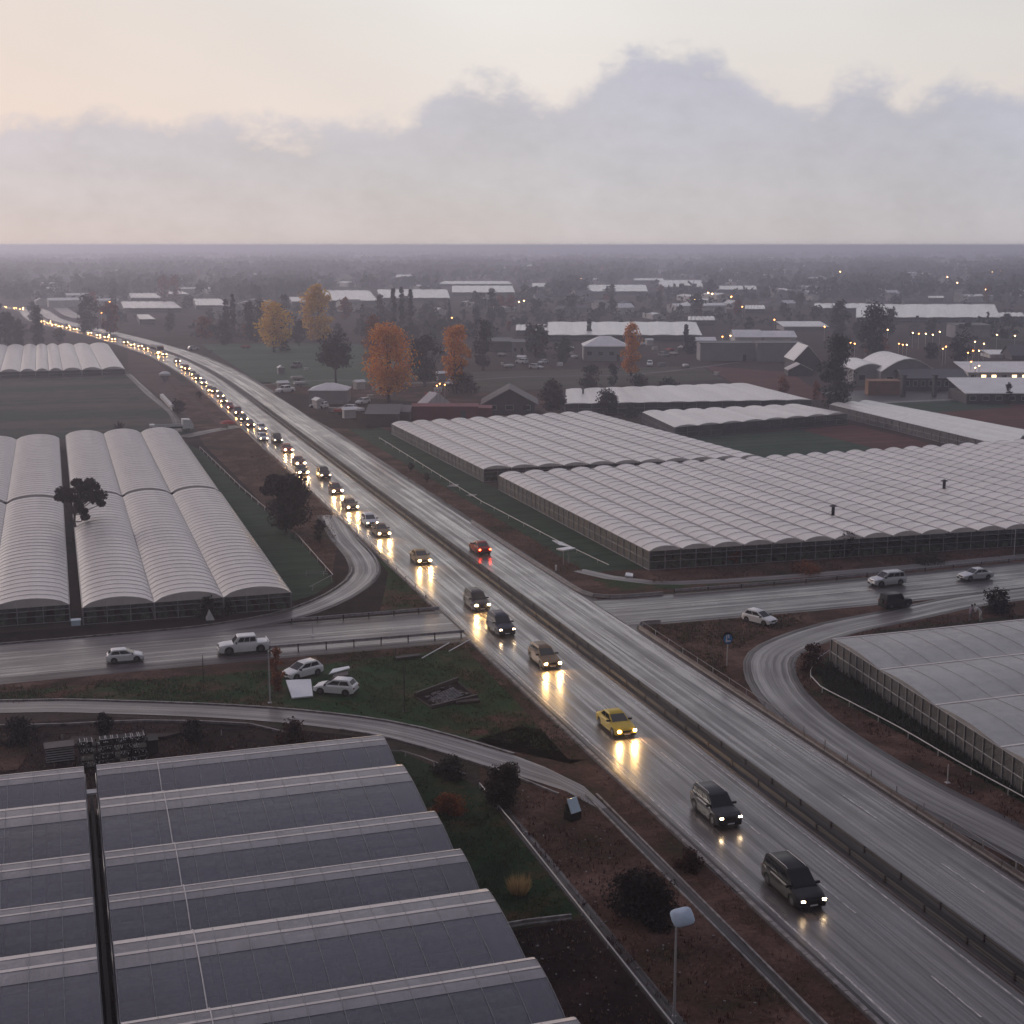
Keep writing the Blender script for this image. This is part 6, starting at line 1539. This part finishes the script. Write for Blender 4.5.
scatter('weeds', [VERGE, VERGE2, LEFTV, ISL, CV, MIDV, RV, BV, DARKY, LOWL], 30000, 'weed', .05, .26, 5, (CARS,))
scatter('red_weeds', [VERGE, CV, LOWL, ISL, DARKY, BV], 9000, 'redbush', .06, .34, 6)
scatter('grass', [TURFP, TRI, LEFTV, CGR, ISL2, ISL], 26000, 'grass', .06, .24, 7, (PITQ, CARS))
scatter('crop_plants', [CGR], 6000, 'green', .15, .5, 9, (), -.5, .06)
x, y = P(519, 893)
mb = MB(); rr = random.Random(2)
for k in range(420):
    a = rr.uniform(0, 6.28); q = rr.random() ** .6 * .6; h = rr.uniform(.5, 1.15); l = rr.uniform(.05, .5); bx, by = q * math.cos(a) * .8, q * math.sin(a) * .9
    mb.tri((bx - .02, by, 0), (bx + .02, by, 0), (bx + math.cos(a) * l, by + math.sin(a) * l, h))
tag(mb.obj('dry_grass_tuft', LEAF['straw'], loc=(x, y, .01)), 'straw coloured dry grass tuft in the dark turf beside the foreground greenhouse', 'grass tuft')
# loose stones
mb = MB(); rr = random.Random(21)
for q, n in ((VERGE, 110), (LOWL, 70), (ISL, 70), (DARKY, 40), (CV, 70)):
    for _ in range(n):
        x0, x1 = min(p[0] for p in q), max(p[0] for p in q); y0, y1 = min(p[1] for p in q), max(p[1] for p in q); x, y = rr.uniform(x0, x1), rr.uniform(y0, y1)
        if inpoly(x, y, q): s = rr.uniform(.02, .07); mb.box(x - s, x + s, y - s * .7, y + s * .7, 0, s * 1.1, rz=rr.uniform(0, 3))
stuff(mb.obj('loose_stones', M['kerbpale']))

# ================================================================ HAZE
m = bpy.data.materials.new('evening haze'); m.use_nodes = True; nt = m.node_tree; nt.nodes.clear()
o_ = nt.nodes.new('ShaderNodeOutputMaterial'); pv = nt.nodes.new('ShaderNodeVolumePrincipled')
pv.inputs['Color'].default_value = (.84, .855, 1.0, 1); pv.inputs['Density'].default_value = .00050; pv.inputs['Anisotropy'].default_value = .6
nt.links.new(pv.outputs[0], o_.inputs['Volume'])
mb = MB(); mb.box(-46000, 46000, -2200, 46000, -1.0, 38.0); stuff(mb.obj('haze', m))

# ================================================================ SKY AND LIGHT
w = bpy.data.worlds.new('World'); sc.world = w; w.use_nodes = True; nt = w.node_tree; nt.nodes.clear()
out = nt.nodes.new('ShaderNodeOutputWorld')
SUN_EL, SUN_AZ = R(15), AZ - R(48)      # azimuth measured from +Y towards +X
sky = nt.nodes.new('ShaderNodeTexSky'); sky.sky_type = 'NISHITA'; sky.sun_disc = False; sky.sun_elevation = SUN_EL; sky.sun_rotation = SUN_AZ
sky.air_density = 1.0; sky.dust_density = 0.1
bg1 = N(nt, 'ShaderNodeBackground', Strength=.05); nt.links.new(sky.outputs[0], bg1.inputs[0])
tc = nt.nodes.new('ShaderNodeTexCoord'); sep = nt.nodes.new('ShaderNodeSeparateXYZ'); nt.links.new(tc.outputs['Generated'], sep.inputs[0])
X, Y, Z = sep.outputs
az = math_(nt, 'SUBTRACT', math_(nt, 'ARCTAN2', X, Y), AZ)           # azimuth relative to the view
el = math_(nt, 'ARCSINE', Z)
def curve(nt, fac, pts):
    c = nt.nodes.new('ShaderNodeFloatCurve'); cu = c.mapping.curves[0]
    while len(cu.points) < len(pts): cu.points.new(.5, .5)
    for p, (a, b_) in zip(cu.points, pts): p.location = (a, b_); p.handle_type = 'AUTO'
    c.mapping.update(); nt.links.new(fac, c.inputs['Value']); return c.outputs[0]
# outline of the cloud bank against azimuth
outl = [(-80, 120), (0, 126), (60, 120), (100, 109), (135, 117), (200, 119), (240, 115), (300, 123), (360, 119), (410, 113), (440, 84), (475, 76), (515, 78), (545, 94), (575, 92), (605, 66), (650, 50), (700, 50), (735, 72), (775, 96), (810, 100), (835, 80), (868, 78), (900, 96), (945, 86), (985, 90), (1024, 98), (1110, 100)]
cp = [((math.atan((a - 512) / 1447) + .45) / .9, (245 - b_ - 9) / 1447 / .2) for a, b_ in outl]
azn = math_(nt, 'DIVIDE', math_(nt, 'ADD', az, .45), .9, clamp=True)
line = math_(nt, 'MULTIPLY', curve(nt, azn, cp), .2)
mp = nt.nodes.new('ShaderNodeMapping'); mp.inputs['Scale'].default_value = (1, 1, 1.6); nt.links.new(tc.outputs['Generated'], mp.inputs[0]); dirv = mp.outputs[0]
n1 = math_(nt, 'ADD', math_(nt, 'MULTIPLY', noise(nt, dirv, 22, 9, .6, .2), .7), math_(nt, 'MULTIPLY', noise(nt, dirv, 70, 6, .6, .2), .3)); n2 = noise(nt, dirv, 6, 5, .55); n3 = noise(nt, dirv, 2.2, 4, .5)
edge = math_(nt, 'ADD', line, math_(nt, 'MULTIPLY', math_(nt, 'SUBTRACT', n1, .5), .075))
mr = N(nt, 'ShaderNodeMapRange'); mr.interpolation_type = 'SMOOTHSTEP'
nt.links.new(math_(nt, 'SUBTRACT', edge, el), mr.inputs[0]); mr.inputs[1].default_value = -.007; mr.inputs[2].default_value = .015
cloud = math_(nt, 'MULTIPLY', mr.outputs[0], math_(nt, 'ADD', .80, math_(nt, 'MULTIPLY', n2, .30)), clamp=True)
eln = math_(nt, 'DIVIDE', el, math.pi / 2, clamp=True)
# clear sky behind: pale and pinkish low down, blue grey and much darker overhead
clear = ramp(nt, eln, [(0, (.58, .48, .44)), (.05, (.60, .52, .485)), (.09, (.59, .545, .51)), (.135, (.57, .56, .55)), (.20, (.48, .45, .46)), (.30, (.25, .235, .275)), (.48, (.36, .35, .44)), (1.0, (.95, .92, 1.08))])
side = N(nt, 'ShaderNodeMapRange'); nt.links.new(az, side.inputs[0]); side.inputs[1].default_value = -.4; side.inputs[2].default_value = .4
clear = mixc(nt, 1.0, clear, ramp(nt, side.outputs[0], [(0, (1.08, .96, .90)), (.45, (1, 1, 1)), (1, (.84, .86, .88))]), 'MULTIPLY')
clear = mixc(nt, 1.0, clear, ramp(nt, n3, [(.3, .88), (.7, 1.08)]), 'MULTIPLY')
cl = ramp(nt, math_(nt, 'DIVIDE', el, .15, clamp=True), [(0, (.365, .34, .365)), (.35, (.37, .35, .385)), (.7, (.375, .355, .405)), (1, (.345, .335, .385))])
cl = mixc(nt, 1.0, cl, ramp(nt, side.outputs[0], [(0, (1.10, 1.02, 1.0)), (.5, (1, 1, 1)), (1, (.88, .92, .97))]), 'MULTIPLY')
cl = mixc(nt, 1.0, cl, ramp(nt, n2, [(.3, .93), (.7, 1.06)]), 'MULTIPLY')
cl = mixc(nt, 1.0, cl, ramp(nt, n1, [(.35, .93), (.5, 1.0), (.65, 1.06)]), 'MULTIPLY')
skyc = mixc(nt, cloud, clear, cl)
# behind the camera the overcast is duller
back = N(nt, 'ShaderNodeMapRange'); nt.links.new(math_(nt, 'COSINE', az), back.inputs[0]); back.inputs[1].default_value = .1; back.inputs[2].default_value = .88; back.inputs[3].default_value = .26; back.inputs[4].default_value = 1.0
skyc = mixc(nt, 1.0, skyc, back.outputs[0], 'MULTIPLY')
bg2 = N(nt, 'ShaderNodeBackground', Strength=1.16); nt.links.new(skyc, bg2.inputs[0])
ad = nt.nodes.new('ShaderNodeMixShader'); ad.inputs[0].default_value = .84; nt.links.new(bg1.outputs[0], ad.inputs[1]); nt.links.new(bg2.outputs[0], ad.inputs[2]); nt.links.new(ad.outputs[0], out.inputs[0])
sl_ = bpy.data.lights.new('sun', 'SUN'); sl_.energy = .7; sl_.angle = R(20); sl_.color = (1, .86, .78)
so = bpy.data.objects.new('sun', sl_); COL.objects.link(so)
d = Vector((math.sin(SUN_AZ) * math.cos(SUN_EL), math.cos(SUN_AZ) * math.cos(SUN_EL), math.sin(SUN_EL))); so.rotation_euler = d.to_track_quat('Z', 'Y').to_euler()

# ================================================================ RENDER SETTINGS
vs = sc.view_settings; vs.view_transform = 'Standard'; vs.look = 'None'; vs.exposure = 0.45; vs.gamma = 1; vs.use_curve_mapping = False
cy = sc.cycles; cy.use_denoising = True; cy.max_bounces = 6; cy.diffuse_bounces = 2; cy.glossy_bounces = 3; cy.transmission_bounces = 2; cy.transparent_max_bounces = 10; cy.volume_bounces = 1
cy.sample_clamp_indirect = 8; cy.use_adaptive_sampling = True; cy.adaptive_threshold = .015; cy.caustics_reflective = False; cy.caustics_refractive = False
